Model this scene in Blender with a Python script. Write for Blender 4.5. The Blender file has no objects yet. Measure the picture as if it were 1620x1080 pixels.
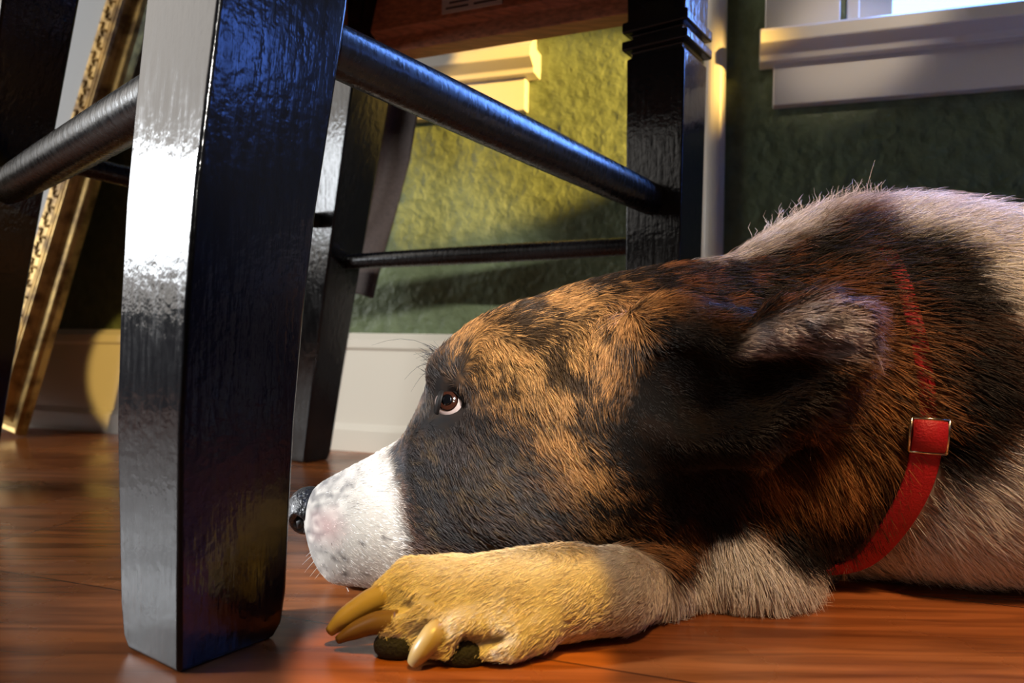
import bpy, bmesh, math, random
import numpy as np
from mathutils import Vector, Matrix
from mathutils.bvhtree import BVHTree

random.seed(7)
RNG = np.random.default_rng(11)
scene = bpy.context.scene
COL = scene.collection

# ------------------------------------------------------------------ camera
F = 1150.0            # focal length in pixels of the 1620 px wide frame
CAMZ = 0.14
ROLL = math.radians(1.0)
camd = bpy.data.cameras.new('camera')
cam = bpy.data.objects.new('camera', camd)
COL.objects.link(cam)
cam.location = (0, 0, CAMZ)
R = Matrix.Rotation(math.radians(90), 3, 'X') @ Matrix.Rotation(ROLL, 3, 'Z')
cam.rotation_euler = R.to_euler()
camd.sensor_width = 36.0
camd.lens = 36.0 * F / 1620.0
camd.clip_start = 0.01
camd.dof.use_dof = True
camd.dof.focus_distance = 0.40
camd.dof.aperture_fstop = 9.0
scene.camera = cam


def at(px, py, d):
    """World point seen at pixel px, py, at distance d in front of the camera."""
    v = R @ Vector(((px - 810) / F * d, (540 - py) / F * d, -d))
    return Vector((v.x, v.y, v.z + CAMZ))


# ------------------------------------------------------------------ world, light, exposure
w = bpy.data.worlds.new('world')
scene.world = w
w.use_nodes = True
w.node_tree.nodes['Background'].inputs[0].default_value = (0.9, 0.72, 0.5, 1)
w.node_tree.nodes['Background'].inputs[1].default_value = 0.02
vs = scene.view_settings
vs.view_transform = 'Standard'
vs.look = 'None'
vs.gamma = 1.0
vs.use_curve_mapping = False
vs.exposure = 0.0


def aim(o, target):
    d = Vector(target) - o.location
    o.rotation_euler = d.to_track_quat('-Z', 'Y').to_euler()


def spot(name, loc, target, power, color, angle, blend, radius):
    l = bpy.data.lights.new(name, 'SPOT')
    l.energy = power
    l.color = color
    l.spot_size = math.radians(angle)
    l.spot_blend = blend
    l.shadow_soft_size = radius
    o = bpy.data.objects.new(name, l)
    COL.objects.link(o)
    o.location = loc
    aim(o, target)
    return o


def area(name, loc, target, power, color, sx, sy):
    l = bpy.data.lights.new(name, 'AREA')
    l.shape = 'RECTANGLE'
    l.size = sx
    l.size_y = sy
    l.energy = power
    l.color = color
    o = bpy.data.objects.new(name, l)
    COL.objects.link(o)
    o.location = loc
    aim(o, target)
    return o


# daylight from the left plus added fill spots, two warm beams, window light left and right
spot('daylight_from_left', (-1.35, 0.16, 0.50), (-0.01, 0.41, 0.09), 190, (0.93, 0.96, 1.0), 13, 0.5, 0.05)
spot('fill_on_head', (0.28, -0.62, 0.85), at(785, 655, 0.39), 120, (1.0, 0.97, 0.92), 8.6, 0.7, 0.015)  # added fill spot that brightens the dog's head, not a real source
spot('fill_from_front', (0.25, -0.9, 0.55), at(610, 520, 0.93), 95, (1.0, 0.97, 0.90), 14, 0.6, 0.02)  # added front fill to lift the baseboard and wall under the chair
spot('warm_beam_on_paw', (0.03, 0.05, 0.85), (-0.022, 0.316, 0.02), 44, (1.0, 0.58, 0.07), 9.5, 0.25, 0.006)
spot('warm_beam_on_baseboard', (-0.2, -0.9, 0.6), at(238, 585, 1.03), 120, (1.0, 0.64, 0.16), 5.6, 0.2, 0.008)
spot('fill_on_sill', (0.45, -0.7, 1.15), at(1335, 75, 0.75), 46, (1.0, 0.84, 0.70), 5.6, 0.7, 0.02)  # added spot brightening the right sill and apron; no lamp stands there
spot('warm_beam_on_wall', (0.95, 0.0, 0.60), at(780, 215, 0.87), 330, (1.0, 0.61, 0.15), 11, 0.5, 0.012)
area('left_window_light', (-1.6, 0.42, 0.485), (0, 0.42, 0.2), 7.2, (0.88, 0.94, 1.0), 0.5, 0.29)
area('left_room_light', (-1.7, 0.22, 0.95), (0, 0.22, 0.2), 5.0, (1.0, 0.93, 0.85), 1.9, 1.5).data.spread = math.radians(75)
area('right_sky_light', (1.5, 0.22, 0.62), (0, 0.4, 0.25), 0.85, (0.10, 0.25, 1.0), 0.20, 0.16)
spot('warm_fill_on_dog', (0.40, -0.30, 1.30), (0.27, 0.43, 0.12), 85, (1.0, 0.64, 0.36), 24, 0.8, 0.10)  # added warm fill for the dog's body, its cone kept off the wall

# ------------------------------------------------------------------ materials


def new_mat(name):
    m = bpy.data.materials.new(name)
    m.use_nodes = True
    nt = m.node_tree
    return m, nt, nt.nodes['Principled BSDF']


def node(nt, t, **kw):
    n = nt.nodes.new(t)
    for k, v in kw.items():
        setattr(n, k, v)
    return n


def plain(name, col, rough=0.5, metal=0.0, spec=0.5, bump=0.0, bscale=50.0, stretch=(1, 1, 1), coat=0.0, var=0.0):
    m, nt, b = new_mat(name)
    b.inputs['Base Color'].default_value = (*col, 1)
    b.inputs['Roughness'].default_value = rough
    b.inputs['Metallic'].default_value = metal
    b.inputs['Specular IOR Level'].default_value = spec
    b.inputs['Coat Weight'].default_value = coat
    b.inputs['Coat Roughness'].default_value = 0.08
    if bump or var:
        tc = node(nt, 'ShaderNodeTexCoord')
        mp = node(nt, 'ShaderNodeMapping')
        mp.inputs['Scale'].default_value = stretch
        nz = node(nt, 'ShaderNodeTexNoise')
        nz.inputs['Scale'].default_value = bscale
        nz.inputs['Detail'].default_value = 5
        nt.links.new(tc.outputs['Object'], mp.inputs[0])
        nt.links.new(mp.outputs[0], nz.inputs['Vector'])
    if bump:
        bp = node(nt, 'ShaderNodeBump')
        bp.inputs['Strength'].default_value = bump
        bp.inputs['Distance'].default_value = 0.002
        nt.links.new(nz.outputs['Fac'], bp.inputs['Height'])
        nt.links.new(bp.outputs[0], b.inputs['Normal'])
    if var:
        rp = node(nt, 'ShaderNodeValToRGB')
        rp.color_ramp.elements[0].position = 0.3
        rp.color_ramp.elements[1].position = 0.7
        rp.color_ramp.elements[0].color = (*[c * (1 - var) for c in col], 1)
        rp.color_ramp.elements[1].color = (*[min(1, c * (1 + var)) for c in col], 1)
        nt.links.new(nz.outputs['Fac'], rp.inputs[0])
        nt.links.new(rp.outputs[0], b.inputs['Base Color'])
    return m


def floor_material(ang):
    m, nt, b = new_mat('varnished_hardwood')
    tc = node(nt, 'ShaderNodeTexCoord')
    mp = node(nt, 'ShaderNodeMapping')
    mp.inputs['Rotation'].default_value = (0, 0, -ang)
    nt.links.new(tc.outputs['Object'], mp.inputs[0])
    br = node(nt, 'ShaderNodeTexBrick')
    br.inputs['Color1'].default_value = (0.30, 0.085, 0.022, 1)
    br.inputs['Color2'].default_value = (0.40, 0.125, 0.032, 1)
    br.inputs['Mortar'].default_value = (0.12, 0.035, 0.012, 1)
    br.inputs['Scale'].default_value = 1.0
    br.inputs['Mortar Size'].default_value = 0.0008
    br.inputs['Brick Width'].default_value = 1.3
    br.inputs['Row Height'].default_value = 0.155
    br.offset = 0.37
    nt.links.new(mp.outputs[0], br.inputs['Vector'])
    m2 = node(nt, 'ShaderNodeMapping')
    m2.inputs['Rotation'].default_value = (0, 0, math.radians(-14))
    m2.inputs['Scale'].default_value = (5, 60, 1)
    nt.links.new(tc.outputs['Object'], m2.inputs[0])
    nz = node(nt, 'ShaderNodeTexNoise')
    nz.inputs['Scale'].default_value = 1.6
    nz.inputs['Detail'].default_value = 7
    nz.inputs['Distortion'].default_value = 0.7
    nt.links.new(m2.outputs[0], nz.inputs['Vector'])
    rp = node(nt, 'ShaderNodeValToRGB')
    rp.color_ramp.elements[0].position = 0.34
    rp.color_ramp.elements[0].color = (0.30, 0.24, 0.2, 1)
    rp.color_ramp.elements[1].position = 0.62
    rp.color_ramp.elements[1].color = (1, 1, 1, 1)
    nt.links.new(nz.outputs['Fac'], rp.inputs[0])
    mx = node(nt, 'ShaderNodeMix', data_type='RGBA', blend_type='MULTIPLY')
    mx.inputs[0].default_value = 0.8
    nt.links.new(br.outputs['Color'], mx.inputs[6])
    nt.links.new(rp.outputs[0], mx.inputs[7])
    # dusty film
    n3 = node(nt, 'ShaderNodeTexNoise')
    n3.inputs['Scale'].default_value = 9
    n3.inputs['Detail'].default_value = 6
    nt.links.new(tc.outputs['Object'], n3.inputs['Vector'])
    r3 = node(nt, 'ShaderNodeValToRGB')
    r3.color_ramp.elements[0].position = 0.4
    r3.color_ramp.elements[0].color = (0.20, 0.20, 0.20, 1)
    r3.color_ramp.elements[1].position = 0.7
    r3.color_ramp.elements[1].color = (0.42, 0.42, 0.42, 1)
    nt.links.new(n3.outputs['Fac'], r3.inputs[0])
    nt.links.new(mx.outputs[2], b.inputs['Base Color'])
    nt.links.new(r3.outputs[0], b.inputs['Roughness'])
    bp = node(nt, 'ShaderNodeBump')
    bp.inputs['Strength'].default_value = 0.12
    bp.inputs['Distance'].default_value = 0.001
    nt.links.new(nz.outputs['Fac'], bp.inputs['Height'])
    nt.links.new(bp.outputs[0], b.inputs['Normal'])
    return m


def wall_material():
    m, nt, b = new_mat('green_textured_plaster')
    tc = node(nt, 'ShaderNodeTexCoord')
    n1 = node(nt, 'ShaderNodeTexNoise')
    n1.inputs['Scale'].default_value = 75
    n1.inputs['Detail'].default_value = 5
    n1.inputs['Distortion'].default_value = 0.15
    n2 = node(nt, 'ShaderNodeTexNoise')
    n2.inputs['Scale'].default_value = 14
    n2.inputs['Detail'].default_value = 3
    nt.links.new(tc.outputs['Object'], n1.inputs['Vector'])
    nt.links.new(tc.outputs['Object'], n2.inputs['Vector'])
    ad = node(nt, 'ShaderNodeMath', operation='ADD')
    nt.links.new(n1.outputs['Fac'], ad.inputs[0])
    nt.links.new(n2.outputs['Fac'], ad.inputs[1])
    bp = node(nt, 'ShaderNodeBump')
    bp.inputs['Strength'].default_value = 0.8
    bp.inputs['Distance'].default_value = 0.006
    nt.links.new(ad.outputs[0], bp.inputs['Height'])
    nt.links.new(bp.outputs[0], b.inputs['Normal'])
    rp = node(nt, 'ShaderNodeValToRGB')
    rp.color_ramp.elements[0].position = 0.3
    rp.color_ramp.elements[0].color = (0.10, 0.128, 0.066, 1)
    rp.color_ramp.elements[1].position = 0.7
    rp.color_ramp.elements[1].color = (0.15, 0.19, 0.10, 1)
    nt.links.new(n1.outputs['Fac'], rp.inputs[0])
    nt.links.new(rp.outputs[0], b.inputs['Base Color'])
    b.inputs['Roughness'].default_value = 0.45
    b.inputs['Specular IOR Level'].default_value = 0.35
    return m


def black_lacquer(name, r0, r1):
    m, nt, b = new_mat(name)
    b.inputs['Base Color'].default_value = (0.006, 0.006, 0.007, 1)
    b.inputs['Roughness'].default_value = 0.2
    tc = node(nt, 'ShaderNodeTexCoord')
    mp = node(nt, 'ShaderNodeMapping')
    mp.inputs['Scale'].default_value = (1, 1, 0.16)
    nt.links.new(tc.outputs['Object'], mp.inputs[0])
    n1 = node(nt, 'ShaderNodeTexNoise')
    n1.inputs['Scale'].default_value = 300
    n1.inputs['Detail'].default_value = 3
    nt.links.new(mp.outputs[0], n1.inputs['Vector'])
    n2 = node(nt, 'ShaderNodeTexNoise')
    n2.inputs['Scale'].default_value = 190
    nt.links.new(tc.outputs['Object'], n2.inputs['Vector'])
    ad = node(nt, 'ShaderNodeMath', operation='ADD')
    nt.links.new(n1.outputs['Fac'], ad.inputs[0])
    nt.links.new(n2.outputs['Fac'], ad.inputs[1])
    bp = node(nt, 'ShaderNodeBump')
    bp.inputs['Strength'].default_value = 0.2
    bp.inputs['Distance'].default_value = 0.001
    nt.links.new(ad.outputs[0], bp.inputs['Height'])
    nt.links.new(bp.outputs[0], b.inputs['Normal'])
    # scuffed, worn streaks
    mr = node(nt, 'ShaderNodeMapRange')
    mr.inputs[1].default_value = 0.3
    mr.inputs[2].default_value = 0.75
    mr.inputs[3].default_value = r0
    mr.inputs[4].default_value = r1
    nt.links.new(n1.outputs['Fac'], mr.inputs[0])
    nt.links.new(mr.outputs[0], b.inputs['Roughness'])
    return m


def gold_material():
    m, nt, b = new_mat('antique_gold_leaf')
    tc = node(nt, 'ShaderNodeTexCoord')
    nz = node(nt, 'ShaderNodeTexNoise')
    nz.inputs['Scale'].default_value = 45
    nz.inputs['Detail'].default_value = 6
    nt.links.new(tc.outputs['Object'], nz.inputs['Vector'])
    rp = node(nt, 'ShaderNodeValToRGB')
    rp.color_ramp.elements[0].position = 0.35
    rp.color_ramp.elements[0].color = (0.16, 0.085, 0.02, 1)
    rp.color_ramp.elements[1].position = 0.6
    rp.color_ramp.elements[1].color = (0.62, 0.40, 0.12, 1)
    nt.links.new(nz.outputs['Fac'], rp.inputs[0])
    nt.links.new(rp.outputs[0], b.inputs['Base Color'])
    b.inputs['Metallic'].default_value = 0.45
    b.inputs['Roughness'].default_value = 0.38
    return m


M_WALL = wall_material()
M_TRIM = plain('cream_gloss_paint', (0.72, 0.67, 0.58), 0.32, bump=0.08, bscale=30)
M_BLACK = black_lacquer('black_brushed_lacquer', 0.08, 0.20)
M_RAIL = black_lacquer('black_satin_lacquer', 0.22, 0.34)
M_RAW = plain('reddish_brown_wood', (0.55, 0.22, 0.11), 0.55, bump=0.2, bscale=40, stretch=(1, 8, 8), var=0.35)
M_SEAT = plain('dark_brown_seat_wood', (0.09, 0.035, 0.018), 0.5, bump=0.2, bscale=40, stretch=(1, 8, 8), var=0.3)
M_PAPER = plain('aged_label_paper', (0.82, 0.74, 0.66), 0.7)
M_INK = plain('faded_label_ink', (0.13, 0.09, 0.08), 0.8)
M_GOLD = gold_material()
M_CANVAS = plain('white_canvas', (0.62, 0.64, 0.64), 0.8, bump=0.1, bscale=400)
M_CLOTH = plain('dark_brown_cloth', (0.065, 0.045, 0.040), 0.75, bump=0.3, bscale=300, var=0.2)
M_RED = plain('red_nylon_webbing', (0.50, 0.008, 0.012), 0.55, bump=0.35, bscale=900)
M_REDDARK = plain('dark_red_webbing_edge', (0.10, 0.003, 0.004), 0.6)
M_METAL = plain('nickel_hardware', (0.75, 0.65, 0.45), 0.22, metal=1.0)
M_BLACKP = plain('black_plastic', (0.012, 0.01, 0.01), 0.35)
M_NOSE = plain('wet_black_nose_leather', (0.016, 0.017, 0.02), 0.33, bump=1.0, bscale=420, coat=0.25)
M_NOSTRIL = plain('nostril_black', (0.002, 0.002, 0.002), 0.6)
M_SCLERA = plain('eye_white', (0.72, 0.56, 0.52), 0.12, coat=1.0)
M_IRIS = plain('brown_iris', (0.045, 0.014, 0.008), 0.1, coat=1.0)
M_PUPIL = plain('black_pupil', (0.003, 0.003, 0.004), 0.06, coat=1.0)
M_LID = plain('dark_eyelid_skin', (0.008, 0.006, 0.006), 0.55)
M_CLAW = plain('horn_claw', (0.42, 0.31, 0.13), 0.35)
M_CLAWD = plain('dark_horn_claw', (0.16, 0.09, 0.03), 0.35)
M_PAD = plain('black_paw_pad', (0.006, 0.005, 0.005), 0.8, bump=0.6, bscale=700)
M_WHISK = plain('whisker_hair', (0.8, 0.76, 0.7), 0.4)
M_WHISKD = plain('dark_whisker_hair', (0.02, 0.017, 0.015), 0.4)

m, nt, b = new_mat('window_glass')
tr = node(nt, 'ShaderNodeBsdfTransparent')
gl = node(nt, 'ShaderNodeBsdfGlossy')
gl.inputs['Roughness'].default_value = 0.02
mxs = node(nt, 'ShaderNodeMixShader')
mxs.inputs[0].default_value = 0.06
nt.links.new(tr.outputs[0], mxs.inputs[1])
nt.links.new(gl.outputs[0], mxs.inputs[2])
nt.links.new(mxs.outputs[0], nt.nodes['Material Output'].inputs['Surface'])
M_GLASS = m


def fur_material(name, rough, spec):
    m, nt, b = new_mat(name)
    a = node(nt, 'ShaderNodeAttribute')
    a.attribute_name = 'coat_color'
    nt.links.new(a.outputs['Color'], b.inputs['Base Color'])
    b.inputs['Roughness'].default_value = rough
    b.inputs['Specular IOR Level'].default_value = spec
    return m


M_SKIN = fur_material('dog_skin', 0.8, 0.1)
M_FUR = fur_material('dog_fur', 0.42, 0.28)

# ------------------------------------------------------------------ mesh helpers


def link_mesh(name, bm, mat, parent=None, smooth=False, bevel=0.0):
    me = bpy.data.meshes.new(name)
    bmesh.ops.recalc_face_normals(bm, faces=bm.faces)
    bm.to_mesh(me)
    bm.free()
    if smooth:
        for p in me.polygons:
            p.use_smooth = True
    o = bpy.data.objects.new(name, me)
    me.materials.append(mat)
    COL.objects.link(o)
    if parent:
        o.parent = parent
    if bevel:
        md = o.modifiers.new('bevel', 'BEVEL')
        md.width = bevel
        md.segments = 3
        md.limit_method = 'ANGLE'
        for p in me.polygons:
            p.use_smooth = True
        md.harden_normals = True
    return o


def empty(name, loc=(0, 0, 0)):
    o = bpy.data.objects.new(name, None)
    o.empty_display_size = 0.05
    COL.objects.link(o)
    o.location = loc
    return o


def tag(o, label, cat, group=None):
    o['label'] = label
    o['category'] = cat
    if group:
        o['group'] = group


def add_hull_ring_loft(bm, rings, cap=True):
    """rings: list of equal-length lists of points, joined one after another."""
    vs_ = [[bm.verts.new(p) for p in r] for r in rings]
    n = len(rings[0])
    for a, b_ in zip(vs_[:-1], vs_[1:]):
        for i in range(n):
            j = (i + 1) % n
            bm.faces.new((a[i], a[j], b_[j], b_[i]))
    if cap:
        bm.faces.new(vs_[0][::-1])
        bm.faces.new(vs_[-1])
    return vs_


def add_box(bm, c, ax, ay, az):
    """Box from centre and three half-axis vectors."""
    c, ax, ay, az = map(Vector, (c, ax, ay, az))
    r = []
    for s in (-1, 1):
        r.append([c + az * s - ax - ay, c + az * s + ax - ay, c + az * s + ax + ay, c + az * s - ax + ay])
    add_hull_ring_loft(bm, r)


def add_tube(bm, pts, radii, seg=16, flat=None):
    """Round tapering tube along pts; flat = (direction, factor) squashes it."""
    pts = [Vector(p) for p in pts]
    if not hasattr(radii, '__len__'):
        radii = [radii] * len(pts)
    rings = []
    up = Vector((0, 0, 1))
    for i, p in enumerate(pts):
        t = (pts[min(i + 1, len(pts) - 1)] - pts[max(i - 1, 0)]).normalized()
        u = t.cross(up)
        if u.length < 1e-3:
            u = t.cross(Vector((1, 0, 0)))
        u.normalize()
        v = u.cross(t).normalized()
        ring = []
        for k in range(seg):
            a = 2 * math.pi * k / seg
            d = (u * math.cos(a) + v * math.sin(a)) * radii[i]
            if flat:
                fd, ff = flat
                d -= fd * d.dot(fd) * (1 - ff)
            ring.append(p + d)
        rings.append(ring)
    add_hull_ring_loft(bm, rings)


def catmull(pts, n):
    pts = [Vector(p) for p in pts]
    out = []
    P = [pts[0] * 2 - pts[1]] + pts + [pts[-1] * 2 - pts[-2]]
    for i in range(1, len(P) - 2):
        for k in range(n):
            t = k / n
            a, b_, c, d = P[i - 1], P[i], P[i + 1], P[i + 2]
            out.append(0.5 * ((2 * b_) + (c - a) * t + (2 * a - 5 * b_ + 4 * c - d) * t * t + (3 * b_ - a - 3 * c + d) * t ** 3))
    out.append(pts[-1])
    return out


# ------------------------------------------------------------------ the room
WP = Vector((-0.634, 1.073, 0))          # a point on the wall line
WU = Vector((0.911, -0.306, 0)).normalized()
WN = Vector((-WU.y, WU.x, 0))            # points into the wall
WANG = math.atan2(WU.y, WU.x)


def wall_hit(px, py, off=0.0):
    """Along-wall coordinate s and height z where the pixel's ray meets the wall (off in front of it)."""
    o = Vector((0, 0, CAMZ))
    d = at(px, py, 1.0) - o
    t = (WP - WN * off - o).dot(WN) / d.dot(WN)
    p = o + d * t
    return (p - WP).dot(WU), p.z


def wp(s, z, off=0.0):
    p = WP + WU * s - WN * off
    return Vector((p.x, p.y, z))


def wbox(bm, s0, s1, z0, z1, o0, o1):
    """Box on the wall: from o0 to o1 in front of its face."""
    add_box(bm, wp((s0 + s1) / 2, (z0 + z1) / 2, (o0 + o1) / 2), WU * (s1 - s0) / 2, WN * (o1 - o0) / 2, Vector((0, 0, (z1 - z0) / 2)))


def structure(o):
    o['kind'] = 'structure'
    return o


bm = bmesh.new()
add_box(bm, (-0.2, 0, -0.02), (2.6, 0, 0), (0, 2.2, 0), (0, 0, 0.02))
structure(link_mesh('floor', bm, floor_material(WANG)))

# openings of the two windows, in wall coordinates
w1r, w1sill = wall_hit(841, 66, 0.038)
w2l, w2sill = wall_hit(1202, 44, 0.038)
W1 = dict(s0=w1r - 0.62, s1=w1r)
W2 = dict(s0=w2l, s1=w2l + 0.72)
ZS = 0.5 * (w1sill + w2sill)
ZT = 1.35
CAS = 0.072
bm = bmesh.new()
S0, S1 = -2.4, 2.2
cuts = []
for W in (W1, W2):
    cuts.append((W['s0'] + CAS + 0.012, W['s1'] - CAS - 0.012))
x = S0
for a, b_ in cuts:
    wbox(bm, x, a, 0, 1.9, -0.12, 0)
    x = b_
wbox(bm, x, S1, 0, 1.9, -0.12, 0)
for (a, b_), zs in zip(cuts, (w1sill, w2sill)):
    wbox(bm, a, b_, 0, zs, -0.12, 0)
    wbox(bm, a, b_, ZT, 1.9, -0.12, 0)
structure(link_mesh('wall_back', bm, M_WALL))

# baseboard: tall flat board, bead on top and a foot strip below
_, bbt = wall_hit(600, 527, 0.012)
bm = bmesh.new()
prof = [(0, 0), (0.020, 0), (0.020, 0.026), (0.014, 0.034), (0.014, bbt - 0.022), (0.018, bbt - 0.018), (0.018, bbt - 0.008), (0.010, bbt), (0, bbt)]
add_hull_ring_loft(bm, [[wp(s, z, o) for o, z in prof] for s in (S0, S1)])
structure(link_mesh('baseboard_back', bm, M_TRIM))

# white upright strip on the wall
sa, _ = wall_hit(1112, 190)
sb, _ = wall_hit(1148, 190)
bm = bmesh.new()
prof = []
for k in range(13):
    a = math.pi * k / 12
    prof.append((0.5 * (sa + sb) - 0.5 * (sb - sa) * math.cos(a), 0.016 * math.sin(a) ** 0.6))
add_hull_ring_loft(bm, [[wp(s, z, o) for s, o in prof] for z in (bbt * 0.2, 1.9)])
structure(link_mesh('trim_1', bm, M_TRIM, smooth=False, bevel=0.0))


def build_window(name, W, zs, px_apron):
    root = empty(name, wp((W['s0'] + W['s1']) / 2, zs, 0))
    structure(root)
    inv = Matrix.Translation(root.location).inverted()

    def part(nm, bm, mat, bevel=0.0015):
        o = link_mesh(nm, bm, mat, root, bevel=bevel)
        o.matrix_parent_inverse = inv
        return o
    s0, s1 = W['s0'], W['s1']
    # sill with a moulded nose
    bm = bmesh.new()
    p = [(-0.10, 0), (0.036, 0), (0.040, -0.004), (0.040, -0.016), (0.034, -0.020), (0.026, -0.024), (0.024, -0.030), (-0.0, -0.030), (-0.0, -0.022), (-0.10, -0.022)]
    add_hull_ring_loft(bm, [[wp(s, zs + z, o) for o, z in p] for s in (s0, s1)])
    part('window_sill', bm, M_TRIM)
    _, zb = wall_hit(*px_apron, 0.014)
    bm = bmesh.new()
    wbox(bm, s0 + 0.014, s1 - 0.014, zb, zs - 0.028, 0.0, 0.014)
    part('apron', bm, M_TRIM)
    for a, b_ in ((s0 + 0.005, s0 + 0.005 + CAS), (s1 - 0.005 - CAS, s1 - 0.005)):
        bm = bmesh.new()
        wbox(bm, a, b_, zs, ZT + CAS, 0.0, 0.016)
        part('casing', bm, M_TRIM)
    bm = bmesh.new()
    wbox(bm, s0 + 0.005 + CAS, s1 - 0.005 - CAS, ZT, ZT + CAS, 0.0, 0.016)
    part('casing', bm, M_TRIM)
    a, b_ = s0 + CAS + 0.012, s1 - CAS - 0.012
    bm = bmesh.new()
    wbox(bm, a, a + 0.012, zs, ZT, -0.10, 0.004)
    wbox(bm, b_ - 0.012, b_, zs, ZT, -0.10, 0.004)
    wbox(bm, a, b_, ZT - 0.012, ZT, -0.10, 0.004)
    part('jamb', bm, M_TRIM)
    bm = bmesh.new()
    zm = zs + 0.42
    f = 0.034
    wbox(bm, a + 0.012, a + 0.012 + f, zs, ZT - 0.012, -0.05, -0.02)
    wbox(bm, b_ - 0.012 - f, b_ - 0.012, zs, ZT - 0.012, -0.05, -0.02)
    for z in (zs, zm, ZT - 0.012 - f):
        wbox(bm, a + 0.012 + f, b_ - 0.012 - f, z, z + (f if z > zs else 0.012), -0.05, -0.02)
    sash = part('sash', bm, M_TRIM)
    bm = bmesh.new()
    wbox(bm, a + 0.014, b_ - 0.014, zs + 0.002, ZT - 0.014, -0.037, -0.034)
    part('pane', bm, M_GLASS, bevel=0)
    return root


build_window('window_1', W1, w1sill, (750, 181))
build_window('window_2', W2, w2sill, (1226, 167))
# the daylight outside the right window
m, nt, b = new_mat('bright_overcast_sky')
em = node(nt, 'ShaderNodeEmission')
em.inputs[0].default_value = (0.30, 0.55, 1.0, 1)
em.inputs[1].default_value = 3.6
nt.links.new(em.outputs[0], nt.nodes['Material Output'].inputs['Surface'])
bm = bmesh.new()
wbox(bm, W2['s0'] - 0.6, W2['s1'] + 0.5, 0.2, 2.6, -0.95, -0.93)
structure(link_mesh('sky_backdrop', bm, m))
sm = (W2['s0'] + W2['s1']) / 2
la = area('outdoor_daylight', wp(sm, w2sill + 0.40, -0.10), wp(sm, w2sill + 0.35, 0.5), 42.0, (0.12, 0.30, 1.0), 0.54, 0.8)

# ------------------------------------------------------------------ the chair
N2 = Vector((0.82, -0.57, 0)).normalized()
N1 = Vector((-0.57, -0.82, 0)).normalized()
chair = empty('dining_chair', (-0.13, 0.33, 0))
tag(chair, 'glossy black painted wooden dining chair standing over the dog\'s nose', 'chair')
CINV = Matrix.Translation(chair.location).inverted()


def cpart(nm, bm, mat, bevel=0.0, smooth=False):
    o = link_mesh(nm, bm, mat, chair, bevel=bevel, smooth=smooth)
    o.matrix_parent_inverse = CINV
    return o


def square(c, s1, s2):
    """Square ring round c with half-sizes along N1 and N2."""
    return [c + N1 * s1 + N2 * s2, c - N1 * s1 + N2 * s2, c - N1 * s1 - N2 * s2, c + N1 * s1 - N2 * s2]


def leg(levels):
    bm = bmesh.new()
    add_hull_ring_loft(bm, [square(Vector(c), a, b_) for c, a, b_ in levels])
    return cpart('leg', bm, M_BLACK, bevel=0.0022)


# near leg: its front arris follows the photograph's, the sides taper to the foot
def near_level(z, wl, wr):
    """wl, wr: widths of the left and right faces."""
    d = 0.300
    py = 534 - (z - CAMZ) * F / d
    px = np.interp(py, [-500, 0, 242, 373, 578, 707, 1018, 1080], [395, 348, 313, 305, 287, 284, 282, 282])
    e = at(px, py, d)
    e.z = z
    # left face (normal N1) runs along -N2, right face (normal N2) runs along -N1
    return (e - N2 * wl / 2 - N1 * wr / 2, wr / 2, wl / 2)


zs_ = [0.0, 0.006, 0.02, 0.05, 0.10, 0.15, 0.20, 0.25, 0.30, 0.36, 0.43, 0.49]
L1 = []
for z in zs_:
    wl = np.interp(z, [0, 0.006, 0.02, 0.1, 0.28, 0.49], [0.040, 0.045, 0.0475, 0.0515, 0.060, 0.062])
    wr = np.interp(z, [0, 0.006, 0.02, 0.1, 0.28, 0.49], [0.047, 0.052, 0.0545, 0.0585, 0.067, 0.069])
    L1.append(near_level(z, wl, wr))
leg(L1)

# the other front leg with two turned grooves near its top
c3 = at(1053, 240, 0.64)
C3 = Vector((c3.x, c3.y, 0))
L3 = []
zg1 = at(1053, 75, 0.62).z
zg2 = at(1053, 30, 0.62).z
for z, s in [(0, .020), (.01, .022), (.15, .0245), (zg1 - 0.006, .0265), (zg1 - 0.005, .0235), (zg1, .0235), (zg1 + .001, .030), (zg1 + .009, .030),
             (zg1 + .010, .0235), (zg1 + .015, .0235), (zg2 - .008, .030), (zg2 + .001, .030), (zg2 + .002, .0265), (.49, .0275)]:
    L3.append((C3 + Vector((0, 0, z)), s, s))
leg(L3)


def raked(top, foot, st, sf, ztop=0.49):
    top, foot = Vector(top), Vector(foot)
    lv = []
    for z in [0, 0.008, 0.1, 0.2, 0.3, 0.42, ztop]:
        t = z / 0.43
        t2 = t ** 1.08 if t > 0 else 0
        c = foot.lerp(top, t2)
        c.z = z
        s = np.interp(z, [0, 0.008, 0.42, 1], [sf * 0.92, sf, st, st])
        lv.append((c, s, s))
    return leg(lv)


f2 = at(484, 728, 0.835)
t2 = at(566, 112, 0.77)
C2f, C2t = Vector((f2.x, f2.y, 0)), Vector((t2.x, t2.y, 0.43))
raked(C2t, C2f, 0.0275, 0.019)
t4 = at(52, 112, 0.565)
f4 = at(-64, 760, 0.66)
C4f, C4t = Vector((f4.x, f4.y, 0)), Vector((t4.x, t4.y, 0.43))
raked(C4t, C4f, 0.026, 0.020)
C1 = Vector((L1[8][0].x, L1[8][0].y, 0))


def leg2(z):
    return C2f.lerp(C2t, z / 0.43)


def leg4(z):
    return C4f.lerp(C4t, z / 0.43)


def rail(a, b_, r, bulge=1.12):
    bm = bmesh.new()
    a, b_ = Vector(a), Vector(b_)
    n = 12
    pts = [a.lerp(b_, i / n) for i in range(n + 1)]
    rr = [r * (0.86 + (bulge - 0.86) * math.sin(math.pi * min(1, max(0, i / n))) ** 0.6) for i in range(n + 1)]
    add_tube(bm, pts, rr, 20)
    return cpart('stretcher', bm, M_RAIL, smooth=True)


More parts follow.
